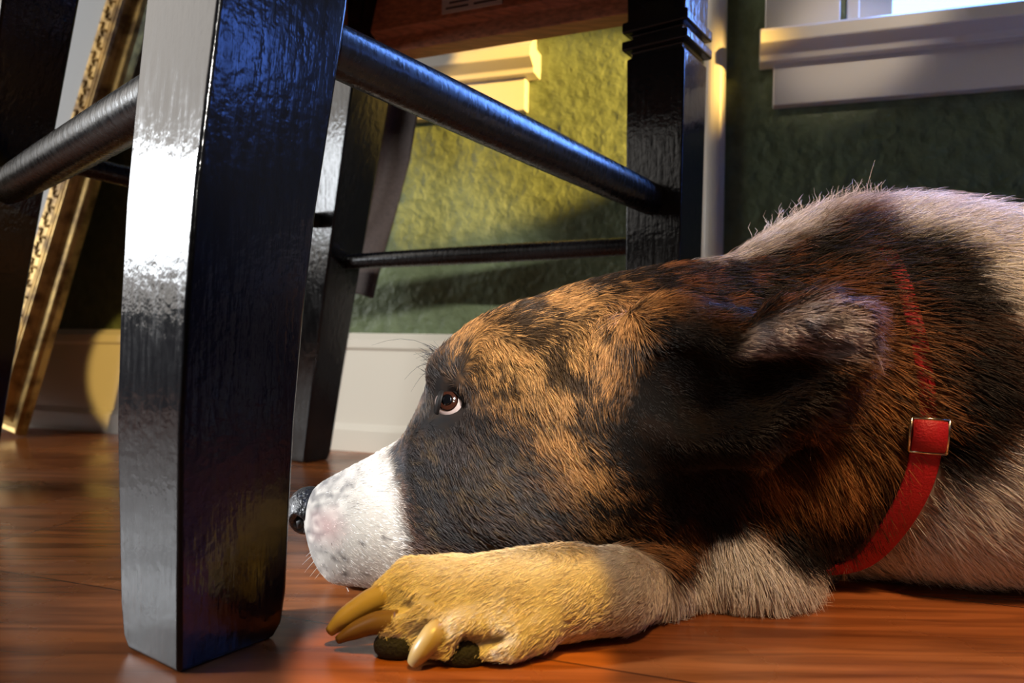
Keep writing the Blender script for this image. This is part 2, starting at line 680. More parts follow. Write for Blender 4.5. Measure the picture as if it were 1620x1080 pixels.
def on_leg1(z):
    for (c, a, b_), (c2, a2, b2) in zip(L1[:-1], L1[1:]):
        if c.z <= z <= c2.z:
            return c.lerp(c2, (z - c.z) / (c2.z - c.z))
    return L1[-1][0].copy()


zD = at(1080, 322, 0.63).z
rail(on_leg1(zD + 0.033), C3 + Vector((0, 0, zD)), 0.0148, 1.0)                     # front rail, towards the right leg
zA = 0.252
rail(on_leg1(zA + 0.024), leg4(zA + 0.006), 0.0155, 1.0)                                      # side rail on the left
zB = at(512, 357, 0.80).z
rail(leg4(zB + 0.027), leg2(zB), 0.0085)                                         # rear rail
c_a = at(556, 414, 0.79)
c_b = at(995, 383, 0.63)
rail(leg2(c_a.z), Vector((C3.x, C3.y, c_b.z)), 0.0082)                           # side rail towards the wall

# aprons and seat
ZA0, ZA1 = 0.432, 0.488


def apron(a, b_, n_out, mat):
    bm = bmesh.new()
    a, b_ = Vector((a.x, a.y, 0)), Vector((b_.x, b_.y, 0))
    d = (b_ - a).normalized()
    nrm = Vector((-d.y, d.x, 0))
    if nrm.dot(n_out) < 0:
        nrm = -nrm
    # L-shaped section: board with a rebate along its inner lower edge
    sec = [(0.014, ZA0), (0.014, ZA1), (-0.020, ZA1), (-0.020, ZA0 + 0.020), (-0.012, ZA0 + 0.016), (-0.012, ZA0)]
    add_hull_ring_loft(bm, [[p + nrm * o + Vector((0, 0, z)) for o, z in sec] for p in (a + d * 0.02, b_ - d * 0.02)])
    o = cpart('apron', bm, mat, bevel=0.0015)
    o.data.materials.append(M_BLACK)                # painted outside, bare wood inside
    for p in o.data.polygons:
        if p.normal.dot(nrm) > 0.9:
            p.material_index = 1
    return o


mid = (C1 + C3 + C2t + C4t) / 4
apron(C3, C2t, C3 - C1, M_RAW)
apron(C1, C3, C1 - C2t, M_BLACK)
apron(C1, C4t, C4t - C2t, M_RAW)
apron(C4t, C2t, C2t - C3, M_RAW)
bm = bmesh.new()
pl = []
for c in (C1, C3, C2t, C4t):
    d = (c - mid)
    d.z = 0
    pl.append(Vector((c.x, c.y, 0)) + d.normalized() * 0.045)
ring = []
for i in range(4):
    a, b_, c = pl[i - 1], pl[i], pl[(i + 1) % 4]
    for k in range(7):
        t = k / 6
        p0, p2 = b_.lerp(a, 0.12), b_.lerp(c, 0.12)
        ring.append(p0 * (1 - t) ** 2 + b_ * 2 * t * (1 - t) + p2 * t * t)
cen = sum(ring, Vector()) / len(ring)
add_hull_ring_loft(bm, [[cen.lerp(p, f) + Vector((0, 0, z)) for p in ring] for f, z in ((0.97, .4885), (1, .494), (1, .508), (.97, .514))])
cpart('seat', bm, M_SEAT, bevel=0)
# paper label glued inside the apron
d32 = (C2t - C3)
d32.z = 0
d32.normalize()
n32 = Vector((-d32.y, d32.x, 0))
if n32.dot(C3 - C1) < 0:
    n32 = -n32
face = C3 - n32 * 0.0205


def on_apron(px, py):
    o = Vector((0, 0, CAMZ))
    d = at(px, py, 1) - o
    t = (face - o).dot(n32) / d.dot(n32)
    return o + d * t


pa = on_apron(795, 12)
pb = on_apron(700, 24)
sa_ = (pa - face).dot(d32)
sb_ = (pb - face).dot(d32)
bm = bmesh.new()
zl0 = ZA0 + 0.0225
add_box(bm, face + d32 * (sa_ + sb_) / 2 - n32 * 0.0008 + Vector((0, 0, zl0 + 0.015)), d32 * (sb_ - sa_) / 2, n32 * 0.0006, Vector((0, 0, 0.0135)))
lab = cpart('paper_label', bm, M_PAPER)
lab['label'] = 'faded white paper label with unreadable print'
bm = bmesh.new()
for row in range(4):
    for col in range(2):
        a = sa_ + (sb_ - sa_) * (0.08 + 0.47 * col)
        b2 = a + (sb_ - sa_) * (0.38 - 0.06 * ((row * 7 + col * 3) % 3))
        z = zl0 + 0.006 + row * 0.005
        add_box(bm, face + d32 * (a + b2) / 2 - n32 * 0.0016 + Vector((0, 0, z)), d32 * (b2 - a) / 2, n32 * 0.0002, Vector((0, 0, 0.0009)))
o = link_mesh('print', bm, M_INK, lab)

# ------------------------------------------------------------------ dark cloth hanging over the seat edge
bm = bmesh.new()
NU, NV = 26, 40
rows = []
for j in range(NV + 1):
    t = j / NV
    row = []
    for i in range(NU + 1):
        s = i / NU
        py = 70 + t * 400
        xr = np.interp(py, [70, 110, 180, 250, 330, 400, 440, 470], [672, 668, 662, 650, 628, 606, 596, 590])
        xl = np.interp(py, [70, 470], [560, 500])
        px = xl + (xr - xl) * s
        d = 0.868 + 0.006 * math.sin(s * 9 + t * 3) + 0.004 * math.sin(t * 34 + s * 4) * max(0, 1 - t * 2.2) + 0.010 * math.sin(s * 5 - t * 6) * t
        row.append(at(px, py + 5 * math.sin(s * 7), d))
    rows.append(row)
# the top rows turn over the seat's edge
top0 = rows[0]
back = Vector((-0.75, -0.55, 0)) * 1.0
over = []
for k in range(7, 0, -1):
    a = k / 7
    r = []
    for i, p in enumerate(top0):
        q = p + (mid - p) * (0.16 * a)
        q.z = 0.5185 + 0.004 * math.sin(i * 0.7 + k)
        r.append(q)
    over.append(r)
edge = []
for p in top0:
    q = p + (mid - p) * 0.03
    q.z = 0.5195
    edge.append(q)
grid = [[bm.verts.new(p) for p in r] for r in (over + [edge] + rows)]
for a, b_ in zip(grid[:-1], grid[1:]):
    for i in range(NU):
        bm.faces.new((a[i], a[i + 1], b_[i + 1], b_[i]))
cl = link_mesh('draped_cloth', bm, M_CLOTH, smooth=True)
md = cl.modifiers.new('solid', 'SOLIDIFY')
md.thickness = 0.0025
md = cl.modifiers.new('sub', 'SUBSURF')
md.levels = md.render_levels = 1
tag(cl, 'dark brown cloth hanging in folds over the chair seat edge behind its rear leg', 'cloth')

# ------------------------------------------------------------------ gilt picture frame leaning on the wall
pf0 = at(46, 690, 0.99)
PB = Vector((pf0.x, pf0.y, 0.0))                 # right bottom outer corner
H = 0.80
ts, tz = wall_hit(258, 0, 0.012)                 # where its right edge passes near the wall
PT = wp(ts, tz, 0.020)
PU = (PT - PB).normalized()
PL = (-WU + PU * WU.dot(PU)).normalized()          # towards the left
PN = PU.cross(PL).normalized()
if PN.y > 0:
    PN = -PN                                      # out of the picture, to the room
frame = empty('picture_frame', PB)
tag(frame, 'ornate gold framed white canvas leaning against the dark wall behind the chair', 'picture')
FINV = Matrix.Translation(frame.location).inverted()
FW, FB = 0.55, 0.062


def fpt(a, b_, c):
    """a leftwards, b up the picture, c out of it."""
    return PB + PL * a + PU * b_ + PN * c


def fbox_bar(p0, p1, inward):
    """One mitred rail from corner p0 to p1 in the (a, b) plane; profile runs inward."""
    prof = [(0, 0.004), (0, 0.014), (0.003, 0.019), (0.008, 0.017), (0.014, 0.017), (0.020, 0.021), (0.024, 0.027), (0.0255, 0.031), (0.0275, 0.031), (0.0285, 0.027),
            (0.030, 0.027), (0.031, 0.031), (0.033, 0.031), (0.034, 0.0275), (0.0355, 0.0275), (0.0365, 0.030), (0.038, 0.029), (0.040, 0.0265), (0.060, 0.0265), (0.063, 0.024), (0.066, 0.014), (0.066, 0.004)]
    p0, p1 = Vector(p0), Vector(p1)
    d = (p1 - p0).normalized()
    bm = bmesh.new()
    rings = []
    for end, sgn in ((p0, 1), (p1, -1)):
        rings.append([fpt(*(end + Vector(inward) * o + d * sgn * o).to_2d(), h) for o, h in prof])
    add_hull_ring_loft(bm, rings)
    # carved leaf scrolls along the inner band
    L = (p1 - p0).length
    n = int(L / 0.021)
    for k in range(3, n - 3):
        s = (k + 0.5) * L / n
        for q, (ds, do, r0, sp) in enumerate(((0.0, 0.0455, 0.0058, 4.6), (0.0105, 0.0555, 0.0052, -4.6), (0.005, 0.0505, 0.0030, 3.0))):
            ctr = p0 + d * (s + ds) + Vector(inward) * do
            c3d = fpt(ctr.x, ctr.y, 0.0268)
            sd = 1 if k % 2 else -1
            u3 = (fpt(*(ctr + d).to_2d(), 0.0268) - c3d).normalized()
            v3 = (fpt(*(ctr + Vector(inward)).to_2d(), 0.0268) - c3d).normalized()
            pts = []
            for t in range(9):
                a = t / 8 * sp
                rr = r0 * (1 - 0.6 * t / 8)
                pts.append(c3d + u3 * rr * math.cos(a) * sd + v3 * rr * math.sin(a))
            add_tube(bm, pts, [0.0008, 0.0018, 0.0023, 0.0023, 0.002, 0.0018, 0.0017, 0.0018, 0.0010], 6)
    o = link_mesh('frame_rail', bm, M_GOLD, frame)
    o.matrix_parent_inverse = FINV
    return o


fbox_bar((0, 0, 0), (0, H, 0), (1, 0, 0))
fbox_bar((FW, H, 0), (FW, 0, 0), (-1, 0, 0))
fbox_bar((FW, 0, 0), (0, 0, 0), (0, 1, 0))
fbox_bar((0, H, 0), (FW, H, 0), (0, -1, 0))
bm = bmesh.new()
add_hull_ring_loft(bm, [[fpt(a, b_, c) for a, b_ in ((.060, .060), (FW - .060, .060), (FW - .060, H - .060), (.060, H - .060))] for c in (0.004, 0.011)])
o = link_mesh('canvas', bm, M_CANVAS, frame)
o.matrix_parent_inverse = FINV

# ------------------------------------------------------------------ the dog
# Sections along the trunk: pixel column (read at the mid-plane distance yc), top, bottom, half width.
# A negative bottom entry is a height above the floor in metres with the sign flipped.
SEC = [
    # u, top v, bottom v or -z, half width, yc
    (486, 796, 832, 0.0090, .425),
    (494, 776, 850, 0.0155, .425),
    (504, 765, 870, 0.0195, .425),
    (518, 756, 894, 0.0222, .425),
    (538, 745, 916, 0.0243, .425),
    (562, 733, -.0030, 0.0262, .425),
    (600, 713, -.0020, 0.0280, .425),
    (630, 694, -.0020, 0.0300, .425),
    (648, 672, -.0030, 0.0325, .425),
    (661, 645, -.0040, 0.0350, .425),
    (674, 613, -.0060, 0.0375, .425),
    (687, 588, -.0080, 0.0400, .425),
    (702, 567, -.0090, 0.0425, .425),
    (720, 549, -.0100, 0.0455, .425),
    (760, 520, -.0130, 0.0520, .425),
    (800, 494, -.0150, 0.0560, .425),
    (850, 471, -.0160, 0.0590, .425),
    (900, 455, -.0150, 0.0610, .425),
    (950, 441, -.0120, 0.0620, .427),
    (1000, 430, -.0080, 0.0620, .430),
    (1050, 422, -.0050, 0.0615, .434),
    (1100, 416, -.0030, 0.0620, .440),
    (1150, 410, -.0010, 0.0650, .448),
    (1200, 390, 0, 0.0700, .457),
    (1250, 368, 0, 0.0780, .466),
    (1300, 352, 0, 0.0870, .475),
    (1350, 346, 0, 0.0960, .483),
    (1400, 346, 0, 0.1050, .490),
    (1450, 354, 0, 0.1120, .496),
    (1500, 366, 0, 0.1170, .500),
    (1560, 386, 0, 0.1210, .504),
    (1620, 404, 0, 0.1240, .507),
]
sx, szt, szb, sw, syc = [], [], [], [], []
for u, vt, vb, wd, yc in SEC:
    p = at(u, vt, yc)
    sx.append(at(u, 0.5 * (vt + (900 if vb <= 0 else vb)), yc).x)
    szt.append(p.z)
    szb.append(-vb if vb <= 0 else at(u, vb, yc).z)
    sw.append(wd)
    syc.append(yc)
for X, zt, zb, wd, yc in ((0.47, .212, 0, .124, .503), (0.60, .205, 0, .118, .480), (0.72, .200, 0, .118, .455), (0.82, .19, 0, .115, .428),
                          (0.89, .165, 0, .09, .408), (0.93, .125, .01, .06, .397), (0.955, .08, .03, .025, .39)):
    sx.append(X); szt.append(zt); szb.append(zb); sw.append(wd); syc.append(yc)
sx, szt, szb, sw, syc = map(np.array, (sx, szt, szb, sw, syc))


def smooth_interp(x, xs, ys):
    """Monotone-ish cubic (Catmull-Rom tangents) through the stations."""
    xs, ys = np.asarray(xs, float), np.asarray(ys, float)
    t = np.gradient(ys, xs)
    i = np.clip(np.searchsorted(xs, x) - 1, 0, len(xs) - 2)
    h = xs[i + 1] - xs[i]
    s = np.clip((x - xs[i]) / h, 0, 1)
    return ((2 * s ** 3 - 3 * s ** 2 + 1) * ys[i] + (s ** 3 - 2 * s ** 2 + s) * h * t[i]
            + (-2 * s ** 3 + 3 * s ** 2) * ys[i + 1] + (s ** 3 - s ** 2) * h * t[i + 1])


VOX = 0.003
gx = np.arange(-0.165, 0.985, VOX)
gy = np.arange(0.262, 0.650, VOX)
gz = np.arange(-0.008, 0.262, VOX)
GX, GY, GZ = np.meshgrid(gx, gy, gz, indexing='ij')
GX, GY, GZ = GX.astype(np.float32), GY.astype(np.float32), GZ.astype(np.float32)


def smin(a, b_, k):
    h = np.clip(0.5 + 0.5 * (b_ - a) / k, 0, 1)
    return b_ + (a - b_) * h - k * h * (1 - h)


def smax(a, b_, k):
    return -smin(-a, -b_, k)


def box_of(lo, hi, pad):
    i0, i1 = np.searchsorted(gx, (lo[0] - pad, hi[0] + pad))
    j0, j1 = np.searchsorted(gy, (lo[1] - pad, hi[1] + pad))
    k0, k1 = np.searchsorted(gz, (lo[2] - pad, hi[2] + pad))
    return slice(i0, max(i1, i0 + 1)), slice(j0, max(j1, j0 + 1)), slice(k0, max(k1, k0 + 1))


# trunk, neck and head: one loft
cx = np.clip(gx, sx[0], sx[-1])
lt, lb, lw, ly = (smooth_interp(cx, sx, a) for a in (szt, szb, sw, syc))
zc = ((lt + lb) / 2)[:, None, None]
hh = ((lt - lb) / 2)[:, None, None]
yy = np.abs(GY - ly[:, None, None]) / lw[:, None, None]
zz = np.abs(GZ - zc) / hh
pw = 2.25
FLD = ((yy ** pw + zz ** pw) ** (1 / pw) - 1) * np.minimum(lw, hh[:, 0, 0])[:, None, None]
dxo = np.maximum(np.maximum(sx[0] - gx, gx - sx[-1]), 0)[:, None, None]
FLD = np.where(dxo > 0, np.sqrt(np.maximum(FLD, 0) ** 2 + dxo ** 2), FLD).astype(np.float32)
del yy, zz


def blend(sl, d, k, sub=False):
    FLD[sl] = smax(FLD[sl], -d, k) if sub else smin(FLD[sl], d, k)


def ell(c, r, k=0.01, sub=False, rot=0.0, tilt=0.0):
    """Ellipsoid; rot turns it about Y (in the side view), tilt about Z."""
    c = np.array(c)
    m_ = max(r)
    sl = box_of(c - m_, c + m_, 0.03)
    X, Y, Z = GX[sl] - c[0], GY[sl] - c[1], GZ[sl] - c[2]
    if tilt:
        X, Y = X * math.cos(tilt) + Y * math.sin(tilt), -X * math.sin(tilt) + Y * math.cos(tilt)
    if rot:
        X, Z = X * math.cos(rot) + Z * math.sin(rot), -X * math.sin(rot) + Z * math.cos(rot)
    k0 = np.sqrt((X / r[0]) ** 2 + (Y / r[1]) ** 2 + (Z / r[2]) ** 2)
    k1 = np.sqrt((X / r[0] ** 2) ** 2 + (Y / r[1] ** 2) ** 2 + (Z / r[2] ** 2) ** 2)
    blend(sl, k0 * (k0 - 1) / np.maximum(k1, 1e-6), k, sub)


def cone(pts, rad, k=0.008, sub=False):
    """Chain of round cones through pts."""
    pts = [np.array(p) for p in pts]
    for a, b_, ra, rb in zip(pts[:-1], pts[1:], rad[:-1], rad[1:]):
        sl = box_of(np.minimum(a, b_), np.maximum(a, b_), max(ra, rb) + 0.03)
        X, Y, Z = GX[sl] - a[0], GY[sl] - a[1], GZ[sl] - a[2]
        d = b_ - a
        t = np.clip((X * d[0] + Y * d[1] + Z * d[2]) / max(1e-9, d @ d), 0, 1)
        dist = np.sqrt((X - t * d[0]) ** 2 + (Y - t * d[1]) ** 2 + (Z - t * d[2]) ** 2)
        blend(sl, dist - (ra + (rb - ra) * t), k, sub)


def mir(p, yc=0.425):
    return Vector((p[0], 2 * yc - p[1], p[2]))


# head forms, both sides
EYE = at(716, 638, 0.3915)
EYE_R = 0.0098
for s in (0, 1):
    f = (lambda p: p) if s == 0 else mir
    cone([f(at(699, 588, .412)), f(at(711, 594, .398)), f(at(738, 606, .387))], [.0070, .0080, .0070], .010)   # brow
    ell(f(at(735, 700, .398)), (.030, .012, .020), .016)                                                     # below the eye
    ell(f(at(860, 715, .384)), (.040, .015, .042), .022)                                                     # cheek
    ell(f(at(570, 868, .407)), (.026, .012, .022), .012, rot=-0.3)                                             # flews
    ell(f(at(546, 858, .411)), (.012, .010, .015), .010)
    ell(f(at(790, 560, .400)), (.030, .018, .020), .02, rot=0.4)                                               # temple
    cone([f(at(704, 647, .386)), f(at(715, 637, .380)), f(at(730, 639, .379))], [.0028, .0064, .0035], .003, sub=True)    # socket
# near ear: a cupped leaf folded back along the neck
def ear(f, dd):
    A = lambda u, v, d: f(at(u, v, d + dd))
    ell(A(1075, 600, .372), (.044, .013, .040), .010, rot=-0.5)
    cone([A(1060, 520, .372), A(1150, 545, .366), A(1230, 552, .360), A(1325, 540, .358)], [.016, .014, .012, .009], .010)
    cone([A(1090, 690, .372), A(1180, 690, .366), A(1270, 630, .362), A(1335, 566, .359)], [.014, .013, .009, .008], .010)
    ell(A(1190, 620, .370), (.050, .007, .030), .008, rot=0.15)
    cone([A(1185, 545, .356), A(1225, 516, .352), A(1280, 505, .350), A(1330, 514, .351), A(1352, 532, .353)], [.005, .0085, .0095, .0085, .006], .006)
    cone([A(1225, 592, .350), A(1285, 578, .346), A(1318, 566, .347)], [.010, .0085, .004], .005, sub=True)
    ell(A(1085, 620, .358), (.024, .010, .020), .008, sub=True, rot=-0.4)
ear(lambda p: p, 0.0)
ear(lambda p: mir(p, .432), 0.0)
# jaw line and throat
ell(at(1172, 900, .402), (.037, .028, .026), .022)
# shoulder and near fore limb
ell(at(1560, 640, .43), (.075, .05, .085), .04)
cone([at(1230, 890, .445), at(1080, 915, .405), at(965, 935, .352)], [.024, .0205, .0180], .010)
cone([at(975, 934, .350), at(900, 938, .3445), at(800, 950, .340), at(710, 948, .338)], [.0185, .0185, .0200, .0190], .010)
ell(at(870, 912, .348), (.022, .014, .012), .010)
ell(at(890, 975, .338), (.018, .010, .008), .006, rot=0.2)
TOES = [
    ([(720, 930, .345), (655, 925, .341), (618, 938, .337)], [.0155, .0125, .0088]),
    ([(740, 965, .334), (670, 972, .328), (632, 985, .325)], [.0150, .0125, .0088]),
    ([(790, 985, .328), (725, 1000, .3215), (684, 1012, .319)], [.0140, .0125, .0088]),
    ([(850, 985, .329), (800, 1012, .3215), (765, 1022, .319)], [.0130, .0120, .0088]),
]
for pts, rad in TOES:
    cone([at(*p) for p in pts], rad, .0032)
for a_, b_ in (((690, 953, .3235), (606, 962, .3235)), ((752, 985, .3190), (655, 1003, .3145)), ((800, 1006, .3150), (735, 1022, .3120))):
    cone([at(*a_), at(*b_)], [.0022, .0042], .004, sub=True)
# far fore limb tucked under the chin side, haunch, hind paw and tail away from the lens
cone([(.20, .50, .03), (.08, .52, .022), (.00, .515, .018), (-.035, .505, .014)], [.026, .02, .018, .014], .01)
ell((.76, .35, .085), (.115, .05, .085), .03)
cone([(.70, .315, .03), (.60, .305, .022), (.53, .30, .016)], [.03, .021, .016], .015)
cone([(.93, .39, .05), (.955, .33, .03), (.93, .285, .02), (.86, .28, .016)], [.022, .018, .014, .009], .015)
# lie flat on the floor
FLD = smax(FLD, 0.0015 - GZ, 0.004)


def surface_nets(f, org, h):
    """Dual mesh of the zero level of f."""
    s = f < 0
    nx, ny, nz = f.shape
    cnt = np.zeros((nx - 1, ny - 1, nz - 1), np.int8)
    for a in (0, 1):
        for b_ in (0, 1):
            for c in (0, 1):
                cnt += s[a:nx - 1 + a, b_:ny - 1 + b_, c:nz - 1 + c]
    act = (cnt > 0) & (cnt < 8)
    ids = -np.ones(act.shape, np.int64)
    I = np.argwhere(act)
    ids[act] = np.arange(len(I))
    acc = np.zeros((len(I), 3))
    n = np.zeros(len(I))
    corners = [(a, b_, c) for a in (0, 1) for b_ in (0, 1) for c in (0, 1)]
    val = {c: f[I[:, 0] + c[0], I[:, 1] + c[1], I[:, 2] + c[2]] for c in corners}
    for c0 in corners:
        for ax in range(3):
            if c0[ax] == 0:
                c1 = list(c0); c1[ax] = 1; c1 = tuple(c1)
                v0, v1 = val[c0], val[c1]
                cr = (v0 < 0) != (v1 < 0)
                t = np.where(cr, v0 / np.where(cr, v0 - v1, 1), 0)
                p = np.array(c0, float)[None, :] + np.eye(3)[ax][None, :] * t[:, None]
                acc += p * cr[:, None]
                n += cr
    V = (I + acc / n[:, None]) * h + np.array(org)
    quads = []
    for ax in range(3):
        sl0 = [slice(None)] * 3; sl1 = [slice(None)] * 3
        sl0[ax] = slice(0, -1); sl1[ax] = slice(1, None)
        cr = s[tuple(sl0)] != s[tuple(sl1)]
        E = np.argwhere(cr)
        b_, c = [(1, 2), (2, 0), (0, 1)][ax]
        E = E[(E[:, b_] > 0) & (E[:, c] > 0) & (E[:, b_] < f.shape[b_] - 1) & (E[:, c] < f.shape[c] - 1)]
        q = []
        for db, dc in ((-1, -1), (0, -1), (0, 0), (-1, 0)):
            J = E.copy(); J[:, b_] += db; J[:, c] += dc
            q.append(ids[J[:, 0], J[:, 1], J[:, 2]])
        q = np.stack(q, 1)
        flip = s[E[:, 0], E[:, 1], E[:, 2]] == False
        q[flip] = q[flip][:, ::-1]
        quads.append(q)
    return V, np.concatenate(quads)


V, Q = surface_nets(FLD, (gx[0], gy[0], gz[0]), VOX)
# relax the vertices a little
E = np.concatenate([Q[:, [0, 1]], Q[:, [1, 2]], Q[:, [2, 3]], Q[:, [3, 0]]])
deg = np.zeros(len(V)); np.add.at(deg, E[:, 0], 1); np.add.at(deg, E[:, 1], 1)
for lam in (0.5, -0.3, 0.5):
    S = np.zeros_like(V)
    np.add.at(S, E[:, 0], V[E[:, 1]]); np.add.at(S, E[:, 1], V[E[:, 0]])
    V = V + lam * (S / deg[:, None] - V)
V[:, 2] = np.maximum(V[:, 2], 0.0008)
# drop stray bubbles: keep the largest connected body
lab_ = np.arange(len(V))
while True:
    m1 = np.minimum(lab_[E[:, 0]], lab_[E[:, 1]])
    n2 = lab_.copy()
    np.minimum.at(n2, E[:, 0], m1); np.minimum.at(n2, E[:, 1], m1)
    n2 = n2[n2]
    if (n2 == lab_).all():
        break
    lab_ = n2
vals, cn = np.unique(lab_, return_counts=True)
keep = lab_ == vals[np.argmax(cn)]
remap = np.cumsum(keep) - 1
Q = remap[Q[keep[Q[:, 0]]]]
V = V[keep]

dog = empty('dog', (0.1, 0.46, 0))
tag(dog, 'brindle and white dog in a red harness lying on the wooden floor, chin down', 'dog')
DINV = Matrix.Translation(dog.location).inverted()
me = bpy.data.meshes.new('body')
me.from_pydata(V.tolist(), [], Q.tolist())
me.update()
for p in me.polygons:
    p.use_smooth = True
body = bpy.data.objects.new('body', me)
COL.objects.link(body)
body.parent = dog
body.matrix_parent_inverse = DINV
me.materials.append(M_SKIN)
TREE = BVHTree.FromPolygons(V.tolist(), Q.tolist())


def dpart(nm, bm, mat, smooth=True, parent=None):
    o = link_mesh(nm, bm, mat, parent or dog, smooth=smooth)
    if parent is None:
        o.matrix_parent_inverse = DINV
    return o


# ---- coat pattern: a side map of the dog (u along it, v up it), shared by both flanks
CR, SR = math.cos(ROLL), math.sin(ROLL)


def sidemap(P):
    """u, v of points on either flank: read through the depth of the near flank's own curve."""
    X = np.clip(P[:, 0], sx[0], sx[-1])
    zt, zb, wd, yc = (np.interp(X, sx, a) for a in (szt, szb, sw, syc))
    q = np.clip(np.abs(P[:, 2] - (zt + zb) / 2) / ((zt - zb) / 2), 0, .995)
    D = yc - wd * (1 - q ** pw) ** (1 / pw)
    yn = yc - np.abs(P[:, 1] - yc)                 # ears and limbs stand clear of the trunk
    D = np.where(yn < D - .004, yn, D)
    a = P[:, 0] / D * F
    b_ = (P[:, 2] - CAMZ) / D * F
    return 810 + a * CR + b_ * SR, 540 - (b_ * CR - a * SR)


def hash3(i, j, k):
    n = (i * 374761393 + j * 668265263 + k * 2147483647 + 12345) & 0xFFFFFFFF
    n = ((n ^ (n >> 13)) * 1274126177) & 0xFFFFFFFF
    n = n ^ (n >> 16)
    return (n & 0xFFFF) / 65535.0


def vnoise(P):
    Pi = np.floor(P).astype(np.int64)
    f = P - Pi
    f = f * f * (3 - 2 * f)
    out = 0
    for a in (0, 1):
        for b_ in (0, 1):
            for c in (0, 1):
                wgt = (f[:, 0] if a else 1 - f[:, 0]) * (f[:, 1] if b_ else 1 - f[:, 1]) * (f[:, 2] if c else 1 - f[:, 2])
                out = out + wgt * hash3(Pi[:, 0] + a, Pi[:, 1] + b_, Pi[:, 2] + c)
    return out


def fbm(P, n=3):
    o, a, t = 0, 1.0, 0
    for k in range(n):
        o = o + a * vnoise(P * 2 ** k + 17.3 * k)
        t += a
        a *= 0.5
    return o / t


def poly_sd(u, v, poly):
    """Signed distance in side-map pixels, positive inside."""
    P = np.array(poly, float)
    inside = np.zeros(len(u), bool)
    best = np.full(len(u), 1e9)
    for (x0, y0), (x1, y1) in zip(P, np.roll(P, -1, 0)):
        dx, dy = x1 - x0, y1 - y0
        t = np.clip(((u - x0) * dx + (v - y0) * dy) / (dx * dx + dy * dy + 1e-9), 0, 1)
        best = np.minimum(best, np.hypot(u - x0 - t * dx, v - y0 - t * dy))
        c = ((y0 > v) != (y1 > v)) & (u < (x1 - x0) * (v - y0) / ((y1 - y0) if y1 != y0 else 1e-9) + x0)
        inside ^= c
    return np.where(inside, best, -best)


def mask(u, v, poly, soft):
    return np.clip(poly_sd(u, v, poly) / soft * 0.5 + 0.5, 0, 1)


P_BRINDLE = [(645, 900), (636, 840), (618, 775), (604, 712), (630, 660), (660, 540), (760, 470), (900, 410), (1060, 380), (1085, 414), (1180, 412),
             (1250, 388), (1300, 358), (1345, 340), (1368, 358), (1398, 384), (1440, 392), (1490, 405), (1540, 460), (1575, 520), (1600, 590),
             (1592, 650), (1565, 695), (1530, 728), (1480, 760), (1430, 800), (1400, 838), (1330, 862), (1262, 893), (1228, 880), (1200, 850), (1168, 832),
             (1135, 842), (1105, 880), (1072, 930), (1000, 960), (850, 960)]
P_CHAR = [(590, 720), (640, 660), (676, 560), (705, 590), (730, 640), (790, 680), (850, 740), (882, 800), (880, 850), (800, 905), (640, 905), (640, 830)]
P_EYE = [(672, 570), (700, 575), (735, 600), (765, 650), (740, 690), (690, 680), (670, 640)]
P_GOLD = [(700, 540), (790, 480), (900, 445), (985, 450), (1000, 540), (965, 650), (890, 730), (800, 690), (745, 640), (720, 600)]
P_CHEEK = [(880, 720), (960, 690), (1010, 760), (1060, 850), (1040, 920), (930, 900), (870, 830)]
P_EAR = [(950, 690), (975, 640), (1010, 570), (1055, 495), (1105, 480), (1145, 500), (1190, 510), (1230, 540), (1300, 585), (1345, 545), (1325, 610), (1250, 690),
         (1190, 740), (1180, 800), (1120, 850), (1060, 840), (1020, 770), (970, 730)]
P_EARTIP = [(1165, 560), (1195, 522), (1240, 492), (1290, 482), (1340, 492), (1370, 525), (1362, 556), (1310, 562), (1250, 552), (1200, 565)]
P_NECKGOLD = [(1190, 730), (1270, 650), (1350, 560), (1450, 560), (1440, 720), (1395, 810), (1300, 800), (1210, 790)]
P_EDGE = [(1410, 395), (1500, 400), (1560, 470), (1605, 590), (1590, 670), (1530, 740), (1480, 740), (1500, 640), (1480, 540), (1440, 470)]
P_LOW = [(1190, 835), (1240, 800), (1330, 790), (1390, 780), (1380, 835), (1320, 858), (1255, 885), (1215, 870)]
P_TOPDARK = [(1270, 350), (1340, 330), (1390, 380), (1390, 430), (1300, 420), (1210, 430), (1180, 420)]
P_MUZZLE = [(440, 750), (560, 715), (610, 700), (632, 770), (652, 840), (655, 905), (600, 960), (500, 940), (440, 860)]
P_NOSEGREY = [(440, 760), (505, 740), (575, 735), (565, 780), (535, 812), (522, 850), (510, 900), (460, 890)]
P_PINK = [(500, 815), (530, 808), (545, 835), (530, 860), (505, 850)]

WHITE = np.array([0.80, 0.74, 0.66])
BLACK = np.array([0.010, 0.0075, 0.006])
GOLD = np.array([0.48, 0.25, 0.085])
RUST = np.array([0.24, 0.085, 0.022])
CHAR = np.array([0.078, 0.075, 0.080])


def mixc(c, col, m_):
    return c * (1 - m_[:, None]) + np.asarray(col)[None, :] * m_[:, None]


